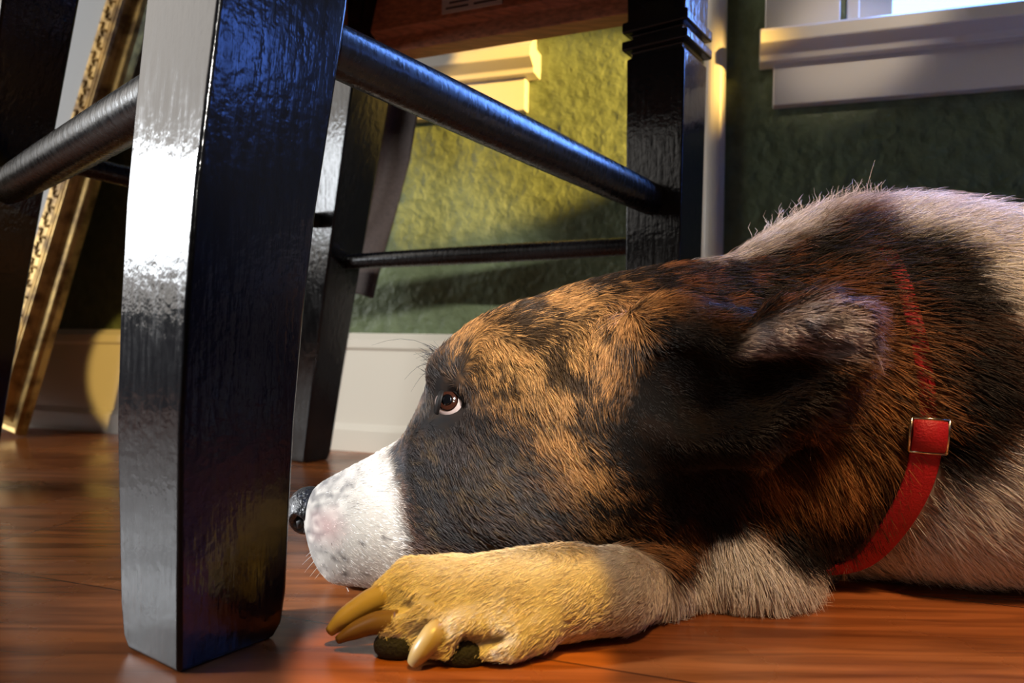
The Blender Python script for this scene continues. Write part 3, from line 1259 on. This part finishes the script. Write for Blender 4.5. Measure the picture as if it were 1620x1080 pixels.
FLOWPTS = np.array([
    # u, v, du, dv: lie of the coat in the side map
    (500, 800, 1, .15), (560, 760, 1, -.1), (540, 880, .8, .6), (620, 840, 1, .3), (620, 740, 1, -.1), (660, 640, -.5, -.9), (690, 590, -.7, -.6),
    (700, 700, .6, .9), (690, 780, .8, .7), (760, 720, .8, .8), (760, 800, 1, .5), (760, 870, 1, .25), (850, 780, .9, .7), (860, 870, 1, .4),
    (720, 545, .4, -.8), (780, 560, .45, .75), (760, 620, .4, .85), (820, 500, .8, -.35), (830, 600, .5, .9), (900, 470, .9, -.2), (900, 560, .3, 1), (900, 640, .35, 1),
    (960, 520, -.1, 1), (980, 600, -.45, 1), (950, 700, .6, .9), (930, 800, .8, .8), (980, 880, .9, .5), (1050, 430, 1, -.05), (1050, 470, 1, -.1),
    (1060, 600, .9, .3), (1080, 800, .9, .9), (1150, 430, 1, -.2), (1200, 480, 1, -.15), (1200, 620, 1, -.1), (1250, 520, 1, 0), (1300, 540, 1, .1),
    (1250, 400, 1, -.35), (1300, 340, .8, -.6), (1350, 330, .7, -.7), (1420, 340, .9, -.4), (1500, 360, 1, -.15), (1350, 450, 1, -.1), (1450, 450, 1, 0), (1550, 480, 1, .3),
    (1380, 620, .9, .6), (1450, 600, 1, .3), (1560, 620, 1, .4), (1250, 740, .7, 1), (1320, 740, .6, 1), (1400, 760, .4, 1), (1200, 870, .3, 1), (1120, 900, .2, 1), (1160, 950, .1, 1),
    (1300, 870, .5, .8), (1400, 900, .7, .5), (1500, 800, .8, .5), (1600, 700, 1, .4), (1700, 600, 1, .2), (2000, 600, 1, .2), (2500, 700, 1, .2)], float)


def flow(u, v):
    d2 = (u[:, None] - FLOWPTS[None, :, 0]) ** 2 + (v[:, None] - FLOWPTS[None, :, 1]) ** 2
    wgt = 1 / (d2 + 300) ** 1.6
    wgt /= wgt.sum(1, keepdims=True)
    f = wgt @ (FLOWPTS[:, 2:] / np.linalg.norm(FLOWPTS[:, 2:], axis=1, keepdims=True))
    return f / np.maximum(np.linalg.norm(f, axis=1, keepdims=True), 1e-6)


LIMB_A, LIMB_B = np.array(at(1110, 925, .375)), np.array(at(640, 975, .328))


def limb_mask(P):
    """1 on the near forelimb and paw."""
    front = np.clip((0.364 - P[:, 1]) / 0.003, 0, 1)
    low = np.clip((0.044 - P[:, 2]) / 0.004, 0, 1)
    reach = np.clip((0.085 - P[:, 0]) / 0.01, 0, 1)
    return front * low * reach


def coat(P, rj=0.0):
    """Colour of the coat at points P, and how long it grows there."""
    u, v = sidemap(P)
    Pn = P * np.array([1, 1.0, 1])
    jit = (fbm(Pn * 160, 2) - .5) * 26
    jit2 = (fbm(Pn * 90 + 40, 2) - .5) * 40
    uj, vj = u + jit2 * .8, v + jit
    fl = flow(u, v)
    # stripes: noise drawn out along the lie of the hair
    al = u * fl[:, 0] + v * fl[:, 1]
    ac = -u * fl[:, 1] + v * fl[:, 0]
    st = fbm(np.stack([u / 52 + jit2 / 50, v / 38 - u / 120, P[:, 1] * 8], 1), 2)
    streak = fbm(np.stack([al / 30 + jit2 / 90, ac / 6.5, P[:, 1] * 40], 1), 2)
    fine = fbm(np.stack([u / 9, v / 7, P[:, 1] * 60], 1), 2)
    s_ = np.clip((0.42 * st + 0.43 * streak + 0.15 * fine - 0.515 + rj) / 0.085 + .5, 0, 1)
    c = np.tile(WHITE, (len(P), 1))
    warm = mask(u, v, P_GOLD, 90)
    tan = mixc(np.tile(RUST, (len(P), 1)), GOLD, np.clip(warm + .6 * mask(u, v, P_NECKGOLD, 60) + .45 * mask(u, v, P_CHEEK, 60), 0, 1))
    br = tan * (0.75 + 0.5 * fine[:, None])
    dk = np.tile(BLACK, (len(P), 1))
    goldness = np.clip(s_ * (.75 + .35 * warm + .3 * mask(u, v, P_NECKGOLD, 50)) + .10 * warm + .22 * mask(u, v, P_NECKGOLD, 60), 0, 1)
    b3 = mixc(dk, [0, 0, 0], np.zeros(len(P))) * (1 - goldness[:, None]) + br * goldness[:, None]
    b3 = mixc(b3, CHAR * 0.8, .88 * mask(uj, vj, P_CHAR, 46))
    b3 = mixc(b3, np.array([.20, .13, .06]), np.clip((fine - .55) * 5, 0, 1) * mask(u, v, P_CHAR, 60) * .55)
    b3 = mixc(b3, CHAR * .35, .85 * mask(uj, vj, P_EYE, 16))
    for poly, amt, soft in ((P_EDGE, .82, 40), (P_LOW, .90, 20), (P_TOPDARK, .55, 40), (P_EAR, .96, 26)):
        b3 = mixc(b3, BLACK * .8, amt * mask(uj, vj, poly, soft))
    m_b = np.clip(mask(uj, vj, P_BRINDLE, 12), 0, 1)
    # the far flank carries the same saddle; the muzzle blaze stays white
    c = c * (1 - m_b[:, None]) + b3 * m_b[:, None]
    g = mask(uj, vj, P_NOSEGREY, 30)
    c = mixc(c, [.13, .125, .13], .85 * g * np.clip((fine - .12 + 2.5 * rj) * 2.0, 0, 1))
    c = mixc(c, [.62, .33, .31], .55 * mask(u, v, P_PINK, 16))
    sp = vnoise(np.stack([u / 6.5, v / 6.5, P[:, 1] * 40], 1))
    mz = mask(u, v, [(505, 850), (560, 840), (640, 830), (650, 920), (560, 960), (510, 920)], 20)
    c = mixc(c, [.13, .11, .11], mz * np.clip((sp - .74) * 9, 0, .85))
    if not np.isscalar(rj):                        # single dark hairs sprinkled over the white muzzle
        c = mixc(c, [.09, .085, .09], np.clip(mask(u, v, P_MUZZLE, 30) * (.45 + g), 0, 1) * (rj > .036) * .85)
    tip = mask(u, v, P_EARTIP, 10) * np.clip((0.372 - P[:, 1]) / .006, 0, 1)
    et = mixc(np.tile([.66, .60, .60], (len(P), 1)), [.20, .18, .185], np.clip((fbm(np.stack([u / 40, v / 12, P[:, 1] * 5], 1), 2) - .52) * 7, 0, 1))
    c = c * (1 - tip[:, None]) + et * tip[:, None]
    lm = limb_mask(P)
    lw_ = mixc(np.tile([.80, .70, .55], (len(P), 1)), [.66, .52, .34], np.clip((fine - .5) * 2, 0, 1))
    c = c * (1 - lm[:, None]) + lw_ * lm[:, None]
    # length
    L = np.interp(u, [460, 520, 620, 700, 800, 900, 1000, 1100, 1200, 1300, 1400, 1620, 2600],
                  [.0018, .0028, .0042, .0055, .0072, .0085, .009, .011, .0145, .019, .021, .022, .022])
    up = mask(u, v, [(1150, 250), (1620, 250), (1620, 430), (1480, 400), (1360, 370), (1260, 390), (1160, 430)], 40)
    L = L * (1 + .55 * up)
    L = L * (1 - .62 * np.clip(mask(u, v, P_EAR, 20) + tip, 0, 1) * np.clip((0.385 - P[:, 1]) / .006, 0, 1))
    L = L * (1 - lm) + .0048 * lm
    return c, L, lm, fl, u, v


def write_color(attr_owner, cols, domain):
    a = attr_owner.attributes.new('coat_color', 'FLOAT_COLOR', domain)
    rgba = np.ones((len(cols), 4), np.float32)
    rgba[:, :3] = cols
    a.data.foreach_set('color', rgba.ravel())


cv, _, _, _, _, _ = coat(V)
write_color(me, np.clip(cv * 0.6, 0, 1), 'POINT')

# ---- eyes
def build_eye(f, side):
    c = np.array(f(EYE))
    gaze = Vector((-0.22, -0.93 * side, 0.27)).normalized()

    def cap(r, ang, n=18):
        bm = bmesh.new()
        bmesh.ops.create_uvsphere(bm, u_segments=40, v_segments=32, radius=r)
        if ang < 180:
            lim = r * math.cos(math.radians(ang))
            bmesh.ops.delete(bm, geom=[v_ for v_ in bm.verts if v_.co.z < lim - 1e-6], context='VERTS')
            # close it with a shallow back
            edges = [e for e in bm.edges if e.is_boundary]
            bmesh.ops.contextual_create(bm, geom=edges)
        q = gaze.to_track_quat('Z', 'Y')
        bmesh.ops.transform(bm, matrix=Matrix.Translation(c) @ q.to_matrix().to_4x4(), verts=bm.verts)
        return bm
    eye = dpart('eye', cap(EYE_R, 180), M_SCLERA)
    iris = dpart('iris', cap(EYE_R + .0004, 39), M_IRIS, parent=eye)
    iris['label'] = 'dark brown iris'
    dpart('pupil', cap(EYE_R + .0006, 19), M_PUPIL, parent=eye)
    return eye


build_eye(lambda p: p, 1)
build_eye(mir, -1)

# eyelids: a dark rim following the almond opening, seen from the side
ALMOND = [(689, 663), (693, 646), (698, 625), (703, 607), (709, 606), (718, 615), (728, 626), (738, 638), (736, 645), (725, 657), (711, 667), (696, 666)]


def lids(f, parent_name):
    bm = bmesh.new()
    c = Vector(EYE)
    o = Vector((0, 0, CAMZ))
    pts = []
    for u, v in ALMOND:
        d = (at(u, v, 1) - o).normalized()
        r = EYE_R + .0012
        oc = o - c
        bq = oc.dot(d)
        disc = bq * bq - oc.dot(oc) + r * r
        t = -bq - math.sqrt(max(disc, 0))
        pts.append(o + d * t)
    n = 6
    P = catmull([pts[-1]] + pts + [pts[0], pts[1]], n)[n:-n * 1]
    P = [Vector(f(p)) for p in P[:len(pts) * n]]
    cc = sum(P, Vector()) / len(P)
    ec = Vector(f(EYE))
    rings = []
    N = len(P)
    for i, p in enumerate(P):
        t = (P[(i + 1) % N] - P[i - 1]).normalized()
        outw = (p - ec).normalized()
        side = t.cross(outw).normalized()
        if side.dot(p - cc) < 0:
            side = -side
        ring = []
        for k in range(10):
            a = 2 * math.pi * k / 10
            # broad flange: extends outwards over the socket edge and dives under the coat
            w_ = math.cos(a)
            ring.append(p + side * (0.0014 + 0.0027 * w_) + outw * (0.0007 * math.sin(a) - 0.0020 * max(0, w_)))
        rings.append(ring)
    vv = [[bm.verts.new(q) for q in r] for r in rings]
    for i in range(N):
        a, b_ = vv[i], vv[(i + 1) % N]
        for k in range(10):
            bm.faces.new((a[k], a[(k + 1) % 10], b_[(k + 1) % 10], b_[k]))
    return dpart(parent_name, bm, M_LID)


lids(lambda p: p, 'eyelid')
lids(mir, 'eyelid')

# ---- nose leather
bm = bmesh.new()
bmesh.ops.create_icosphere(bm, subdivisions=5, radius=1.0)
nc = at(490, 807, .425)
sxn, syn, szn = 0.0128, 0.0155, 0.0138
nostril_v = []
for vtx in bm.verts:
    p = vtx.co.copy()
    # blunt front, narrower below, shallow groove down the middle
    p.x = math.copysign(abs(p.x) ** 0.85, p.x)
    wz = 1.0 - 0.32 * max(0, -p.z)
    groove = 0.10 * math.exp(-(p.y / 0.10) ** 2) * max(0, -p.x)
    q = Vector((p.x * (1 - 0.10 * p.z) + groove, p.y * wz, p.z))
    for sgn in (-1, 1):
        nv = Vector((-0.30, 0.80 * sgn, -0.28))
        dd_ = (p - nv)
        dist = math.sqrt((dd_.x / 0.32) ** 2 + (dd_.y / 0.5) ** 2 + (dd_.z / 0.42) ** 2)
        if dist < 1.6:
            q -= Vector(nv).normalized() * 0.34 * math.exp(-(dist / 0.75) ** 2)
            q += Vector(nv).normalized() * 0.07 * math.exp(-((dist - 1.25) / 0.3) ** 2)
    rot = Matrix.Rotation(math.radians(-14), 3, 'Y')
    vtx.co = nc + rot @ Vector((q.x * sxn, q.y * syn, q.z * szn))
nose = dpart('nose', bm, M_NOSE)
nose['label'] = 'wet black nose'
for sgn in (-1, 1):
    bm = bmesh.new()
    c = nc + Matrix.Rotation(math.radians(-14), 3, 'Y') @ Vector((-0.22 * sxn, 0.66 * syn * sgn, -0.26 * szn))
    add_tube(bm, [c + Vector((-.0012, 0, -.0036)), c + Vector((-.0004, 0.0006 * sgn, 0)), c + Vector((.0012, 0.0004 * sgn, .0034))], [.0010, .0027, .0012], 14)
    dpart('nostril', bm, M_NOSTRIL, parent=nose)

# ---- claws and pads of the near paw
CLAWS = [
    ([(612, 938, .3345), (580, 955, .3325), (545, 978, .3310), (521, 999, .3305)], [.0060, .0056, .0046, .0024], M_CLAW),
    ([(628, 985, .3225), (596, 985, .3235), (560, 998, .3245), (534, 1012, .3250)], [.0055, .0050, .0038, .0018], M_CLAWD),
    ([(704, 984, .3215), (686, 1004, .3130), (666, 1030, .3100), (653, 1049, .3102)], [.0045, .0054, .0046, .0028], M_CLAW),
]
for pts, rad, mt_ in CLAWS:
    bm = bmesh.new()
    P = catmull([at(*p) for p in pts], 5)
    rr = np.interp(np.linspace(0, 1, len(P)), np.linspace(0, 1, len(rad)), rad)
    add_tube(bm, P, list(rr), 14)
    o = dpart('claw', bm, mt_)
    o['label'] = 'pale horn claw' if mt_ is M_CLAW else 'dark horn claw'
for (u, v, d), r in (((630, 1020, .3225), (.0110, .007, .0075)), ((732, 1036, .3165), (.0105, .0065, .0068))):
    bm = bmesh.new()
    bmesh.ops.create_uvsphere(bm, u_segments=24, v_segments=16, radius=1)
    c = at(u, v, d)
    for vtx in bm.verts:
        vtx.co = Vector((c.x + vtx.co.x * r[0], c.y + vtx.co.y * r[1], max(0.0006, c.z + vtx.co.z * r[2])))
    dpart('paw_pad', bm, M_PAD)

# ---- red harness
CENT = lambda X: Vector((X, float(np.interp(X, sx, syc)), float(np.interp(X, sx, (szt + szb) / 2))))


def skin_hit(u, v, off):
    """Point off above the near flank, on the line of sight through u, v."""
    o = Vector((0, 0, CAMZ))
    d = (at(u, v, 1) - o).normalized()
    hit, nrm, _, dist = TREE.ray_cast(o, d)
    if hit is None:
        hit, nrm, _, dist = TREE.find_nearest(at(u, v, .40))
    if nrm.dot(d) > 0:
        nrm = -nrm
    return hit + nrm * off, nrm


def strap(path, width, off, nm, mat, parent, thick=.0016, close=True):
    P = []
    for i in range(len(path) - 1):
        (u0, v0), (u1, v1) = path[i], path[i + 1]
        n = max(2, int(math.hypot(u1 - u0, v1 - v0) / 10))
        P += [(u0 + (u1 - u0) * k / n, v0 + (v1 - v0) * k / n) for k in range(n)]
    P.append(path[-1])
    pts, nrms = [], []
    for u, v in P:
        h_, n_ = skin_hit(u, v, off)
        if h_ is not None:
            pts.append(h_)
            nrms.append(n_)
    # smooth the run of the webbing
    for _ in range(14):
        pts = [pts[0]] + [(pts[i - 1] + pts[i] * 2 + pts[i + 1]) / 4 for i in range(1, len(pts) - 1)] + [pts[-1]]
        nrms = [nrms[0]] + [((nrms[i - 1] + nrms[i] * 2 + nrms[i + 1]) / 4).normalized() for i in range(1, len(nrms) - 1)] + [nrms[-1]]
    if close:
        # over the neck and down the far flank, mirrored in the dog's middle plane
        far = [(Vector((p.x, 2 * CENT(p.x).y - p.y, p.z)), Vector((n_.x, -n_.y, n_.z))) for p, n_ in zip(pts, nrms)]
        p0 = pts[0]
        top = []
        for k in range(1, 10):
            t = k / 10
            y = p0.y + (far[0][0].y - p0.y) * t
            hit, nrm, _, _ = TREE.ray_cast(Vector((p0.x - .005 * math.sin(math.pi * t), y, .5)), Vector((0, 0, -1)))
            if hit is not None:
                top.append((hit + nrm * off, nrm))
        allp = list(zip(pts, nrms))[::-1] + top + far
        for _ in range(3):
            allp = [allp[0]] + [((allp[i - 1][0] + allp[i][0] * 2 + allp[i + 1][0]) / 4, allp[i][1]) for i in range(1, len(allp) - 1)] + [allp[-1]]
        pts, nrms = [a for a, _ in allp], [b_ for _, b_ in allp]
    bm = bmesh.new()
    rings = []
    for i, (p, n_) in enumerate(zip(pts, nrms)):
        t = (pts[min(i + 1, len(pts) - 1)] - pts[max(0, i - 1)]).normalized()
        s = t.cross(n_).normalized() * (width / 2)
        n_ = s.cross(t).normalized() * thick
        if n_.dot(nrms[i]) < 0:
            n_ = -n_
        rings.append([p - s * .96 - n_ * .5, p - s - n_ * .0, p - s * .9 + n_ * .5, p + n_ * .62, p + s * .9 + n_ * .5, p + s + n_ * 0, p + s * .96 - n_ * .5])
    add_hull_ring_loft(bm, rings)
    return dpart(nm, bm, mat, parent=parent), pts, nrms


STRAP_HI = [(1418, 425), (1432, 465), (1450, 530), (1462, 590), (1467, 640), (1466, 690)]
STRAP_LO = [(1460, 690), (1456, 735), (1436, 780), (1400, 832), (1354, 880), (1322, 912), (1296, 934)]
har, hp, hn = strap(STRAP_LO, .0150, .0075, 'harness', M_RED, None, close=False)
har['label'] = 'red webbing dog harness with metal slider'
strap([(1384, 818), (1355, 856), (1328, 886), (1306, 912)], .0050, .0060, 'edge_binding', M_REDDARK, har, thick=.002, close=False)
strap(STRAP_HI, .0085, .0030, 'neck_strap', M_RED, har, close=True)
# slider where the straps meet
p, n_ = skin_hit(1461, 684, .0095)
tdir = (skin_hit(1456, 740, .0095)[0] - skin_hit(1466, 640, .0095)[0]).normalized()
sdir = tdir.cross(n_).normalized()
bm = bmesh.new()
for k in (-1, 1):
    add_tube(bm, [p + tdir * .0088 * k - sdir * .0088, p + tdir * .0088 * k + sdir * .0088], .0008, 10)
    add_tube(bm, [p - tdir * .0088 + sdir * .0088 * k, p + tdir * .0088 + sdir * .0088 * k], .0008, 10)
dpart('slider', bm, M_METAL, parent=har)
bm = bmesh.new()
ns = 14
rings = []
for k in range(ns + 1):
    a = -1 + 2 * k / ns
    lift = .0022 * (1 - a * a)
    c = p + tdir * .0082 * a + n_ * (lift - .0005)
    s = sdir * (.0080)
    rings.append([c - s - n_ * .001, c - s * .98 + n_ * .001, c + n_ * .0014, c + s * .98 + n_ * .001, c + s - n_ * .001])
add_hull_ring_loft(bm, rings)
dpart('webbing_loop', bm, M_RED, parent=har)
p, n_ = skin_hit(1314, 903, .0065)
bm = bmesh.new()
bmesh.ops.create_uvsphere(bm, u_segments=20, v_segments=12, radius=1)
for vtx in bm.verts:
    q = vtx.co
    vtx.co = p + Vector((1, 0, .3)).normalized() * q.x * .0042 + Vector((0, 0, 1)) * q.z * .0022 + n_ * q.y * .0022
dpart('rivet', bm, M_METAL, parent=har)

# ---- coat of hair
ME_TRI = np.concatenate([Q[:, [0, 1, 2]], Q[:, [0, 2, 3]]])
A, B, C_ = V[ME_TRI[:, 0]], V[ME_TRI[:, 1]], V[ME_TRI[:, 2]]
CRS = np.cross(B - A, C_ - A)
AR = np.linalg.norm(CRS, axis=1) / 2
FN = CRS / np.maximum(np.linalg.norm(CRS, axis=1, keepdims=True), 1e-12)
VN = np.zeros_like(V)
for k in range(3):
    np.add.at(VN, ME_TRI[:, k], CRS)
VN /= np.maximum(np.linalg.norm(VN, axis=1, keepdims=True), 1e-12)
cenT = (A + B + C_) / 3
tocam = np.array([0, 0, CAMZ]) - cenT
tocam /= np.linalg.norm(tocam, axis=1, keepdims=True)
face_cam = (FN * tocam).sum(1)
W_ = np.where(face_cam > -0.45, 1.0, 0.10)
W_ *= np.interp(cenT[:, 0], [-.2, .05, .2, .38, .5, 1.0], [2.2, 1.6, 1.0, .8, .22, .15])
W_ *= np.where(cenT[:, 2] < .0025, 0.0, 1.0)
NH = 330000
pr = AR * W_
pick = RNG.choice(len(pr), NH, p=pr / pr.sum())
r1, r2 = np.sqrt(RNG.random(NH)), RNG.random(NH)
wa, wb, wc = 1 - r1, r1 * (1 - r2), r1 * r2
T = ME_TRI[pick]
ROOT = wa[:, None] * V[T[:, 0]] + wb[:, None] * V[T[:, 1]] + wc[:, None] * V[T[:, 2]]
NRM = wa[:, None] * VN[T[:, 0]] + wb[:, None] * VN[T[:, 1]] + wc[:, None] * VN[T[:, 2]]
NRM /= np.linalg.norm(NRM, axis=1, keepdims=True)
if (NRM * FN[pick]).sum() < 0:
    NRM = -NRM
KC, KL, KLM, KF, KU, KV = coat(ROOT, RNG.normal(0, .035, NH))
keep = np.ones(NH, bool)
# bald where nose leather, eye opening and pads are; none under the wide webbing
keep &= ~((KU < 516) & (np.hypot((ROOT[:, 0] - nc.x) / .0125, (ROOT[:, 2] - nc.z) / .0135) < 1.0))
for f in (lambda p: p, mir):
    e = np.array(f(EYE))
    keep &= (np.linalg.norm(ROOT - e, axis=1) > .0165) | (poly_sd(KU, KV, ALMOND) < -9)
HP = np.array([list(p) for p in hp])
dmin = np.full(NH, 1.0)
near = np.where((ROOT[:, 0] > .13) & (ROOT[:, 1] < .50))[0]
for q in HP:
    dmin[near] = np.minimum(dmin[near], np.linalg.norm(ROOT[near] - q, axis=1))
keep &= dmin > .0122
ROOT, NRM, KC, KL, KLM, KF, KU, KV = (a[keep] for a in (ROOT, NRM, KC, KL, KLM, KF, KU, KV))
NH = len(ROOT)
DIR = np.stack([KF[:, 0], np.zeros(NH), -KF[:, 1]], 1)
# the forelimb's hair runs towards the toes
ld = (LIMB_B - LIMB_A) / np.linalg.norm(LIMB_B - LIMB_A)
DIR = DIR * (1 - KLM[:, None]) + (ld + np.array([0, -.15, -.45]))[None, :] * KLM[:, None]
wob = np.stack([fbm(ROOT * 210 + 5 * k, 2) - .5 for k in (1, 2, 3)], 1)
DIR = DIR + wob * 1.0 + RNG.normal(0, .16, (NH, 3))
DIR -= NRM * (DIR * NRM).sum(1, keepdims=True)
DIR /= np.maximum(np.linalg.norm(DIR, axis=1, keepdims=True), 1e-9)
LIFT = np.interp(KU, [460, 700, 1000, 1200, 1300, 1500, 2600], [.30, .42, .40, .45, .60, .55, .5])
LIFT = LIFT * (1 + .35 * RNG.normal(0, 1, NH)).clip(.3, 2)
upm = mask(KU, KV, [(1150, 250), (1640, 250), (1640, 430), (1480, 400), (1360, 370), (1260, 390), (1160, 430)], 40)
LIFT = LIFT + .55 * upm
LEN = KL * (0.65 + .6 * RNG.random(NH))
NP = 5
S = np.linspace(0, 1, NP)
PTS = np.zeros((NH, NP, 3), np.float32)
PTS[:, 0] = ROOT - NRM * .0006
for k in range(1, NP):
    s = S[k]
    lift = LIFT * (1 - .75 * s)
    stp = DIR + NRM * lift[:, None] + np.array([0, 0, -.22])[None, :] * s * (KL / .02)[:, None]
    stp /= np.linalg.norm(stp, axis=1, keepdims=True)
    PTS[:, k] = PTS[:, k - 1] + stp * (LEN / (NP - 1))[:, None]
PTS[:, :, 2] = np.maximum(PTS[:, :, 2], .0006)
RAD = np.interp(KU, [460, 620, 900, 1200, 1500, 2600], [.00009, .00011, .00013, .00016, .00018, .00022])
RADS = RAD[:, None] * np.array([1, 1, .9, .65, .18])[None, :]
vary = np.exp(RNG.normal(0, .34, NH) * (1 - .6 * KLM))
HC = np.clip(KC * vary[:, None], 0, .9)
hc = bpy.data.hair_curves.new('fur')
hc.add_curves([NP] * NH)
hc.attributes['position'].data.foreach_set('vector', PTS.reshape(-1))
ra = hc.attributes.get('radius') or hc.attributes.new('radius', 'FLOAT', 'POINT')
ra.data.foreach_set('value', RADS.astype(np.float32).reshape(-1))
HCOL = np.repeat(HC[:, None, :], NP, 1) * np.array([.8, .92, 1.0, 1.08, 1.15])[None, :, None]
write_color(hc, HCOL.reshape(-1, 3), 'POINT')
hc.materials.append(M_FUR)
fur = bpy.data.objects.new('fur', hc)
COL.objects.link(fur)
fur.parent = dog
fur.matrix_parent_inverse = DINV
fur['kind'] = 'stuff'

# ---- whiskers
bm = bmesh.new()
for (u0, v0, u1, v1, sag) in ((503, 872, 478, 893, 4), (505, 880, 482, 905, 4), (510, 890, 490, 912, 3), (514, 898, 498, 916, 3), (500, 866, 484, 880, 2), (548, 928, 556, 948, 3), (640, 880, 600, 868, -4)):
    a, b_ = at(u0, v0, .405), at(u1, v1, .400)
    add_tube(bm, [a, a.lerp(b_, .35) + Vector((0, 0, sag * .00015)), a.lerp(b_, .7) + Vector((0, 0, sag * .0001)), b_], [.00016, .00014, .0001, .00004], 6)
dpart('whiskers', bm, M_WHISK)['kind'] = 'stuff'
bm = bmesh.new()
random.seed(3)
for (u0, v0, u1, v1, sag) in ((700, 558, 588, 546, -14), (690, 575, 640, 600, -9), (686, 585, 650, 620, -8)):
    a, b_ = at(u0, v0, .410), at(u1, v1, .405)
    P = [a.lerp(b_, t) + Vector((0, 0, -sag * .0004 * math.sin(math.pi * t))) for t in (0, .2, .4, .6, .8, 1)]
    add_tube(bm, P, [.00016, .00015, .00013, .0001, .00008, .00004], 6)
for k in range(70):
    u0, v0 = random.uniform(683, 704), random.uniform(556, 610)
    a = at(u0, v0, random.uniform(.400, .416))
    b_ = at(u0 - random.uniform(12, 30), v0 - random.uniform(-10, 24), random.uniform(.398, .414))
    add_tube(bm, [a, a.lerp(b_, .5) + Vector((0, 0, .0008)), b_], [.00016, .00012, .00004], 5)
dpart('brow_whiskers', bm, M_WHISKD)['kind'] = 'stuff'
# stray long hairs on the withers
bm = bmesh.new()
for k in range(170):
    u0 = random.uniform(1190, 1560) if k else 1372
    v0 = float(np.interp(u0, [1190, 1240, 1300, 1350, 1400, 1480, 1560], [385, 356, 330, 320, 322, 340, 365]))
    d = random.uniform(.465, .495)
    a = at(u0, v0, d)
    hgt = random.uniform(14, 38) if k else 68
    b_ = at(u0 + random.uniform(-8, 22), v0 - hgt, d + .004)
    add_tube(bm, [a, a.lerp(b_, .4) + Vector((random.uniform(-.002, .002), 0, 0)), a.lerp(b_, .75) + Vector((random.uniform(-.003, .003), 0, 0)), b_],
             [.0002, .00018, .00014, .00005], 5)
dpart('stray_hairs', bm, M_WHISK)['kind'] = 'stuff'
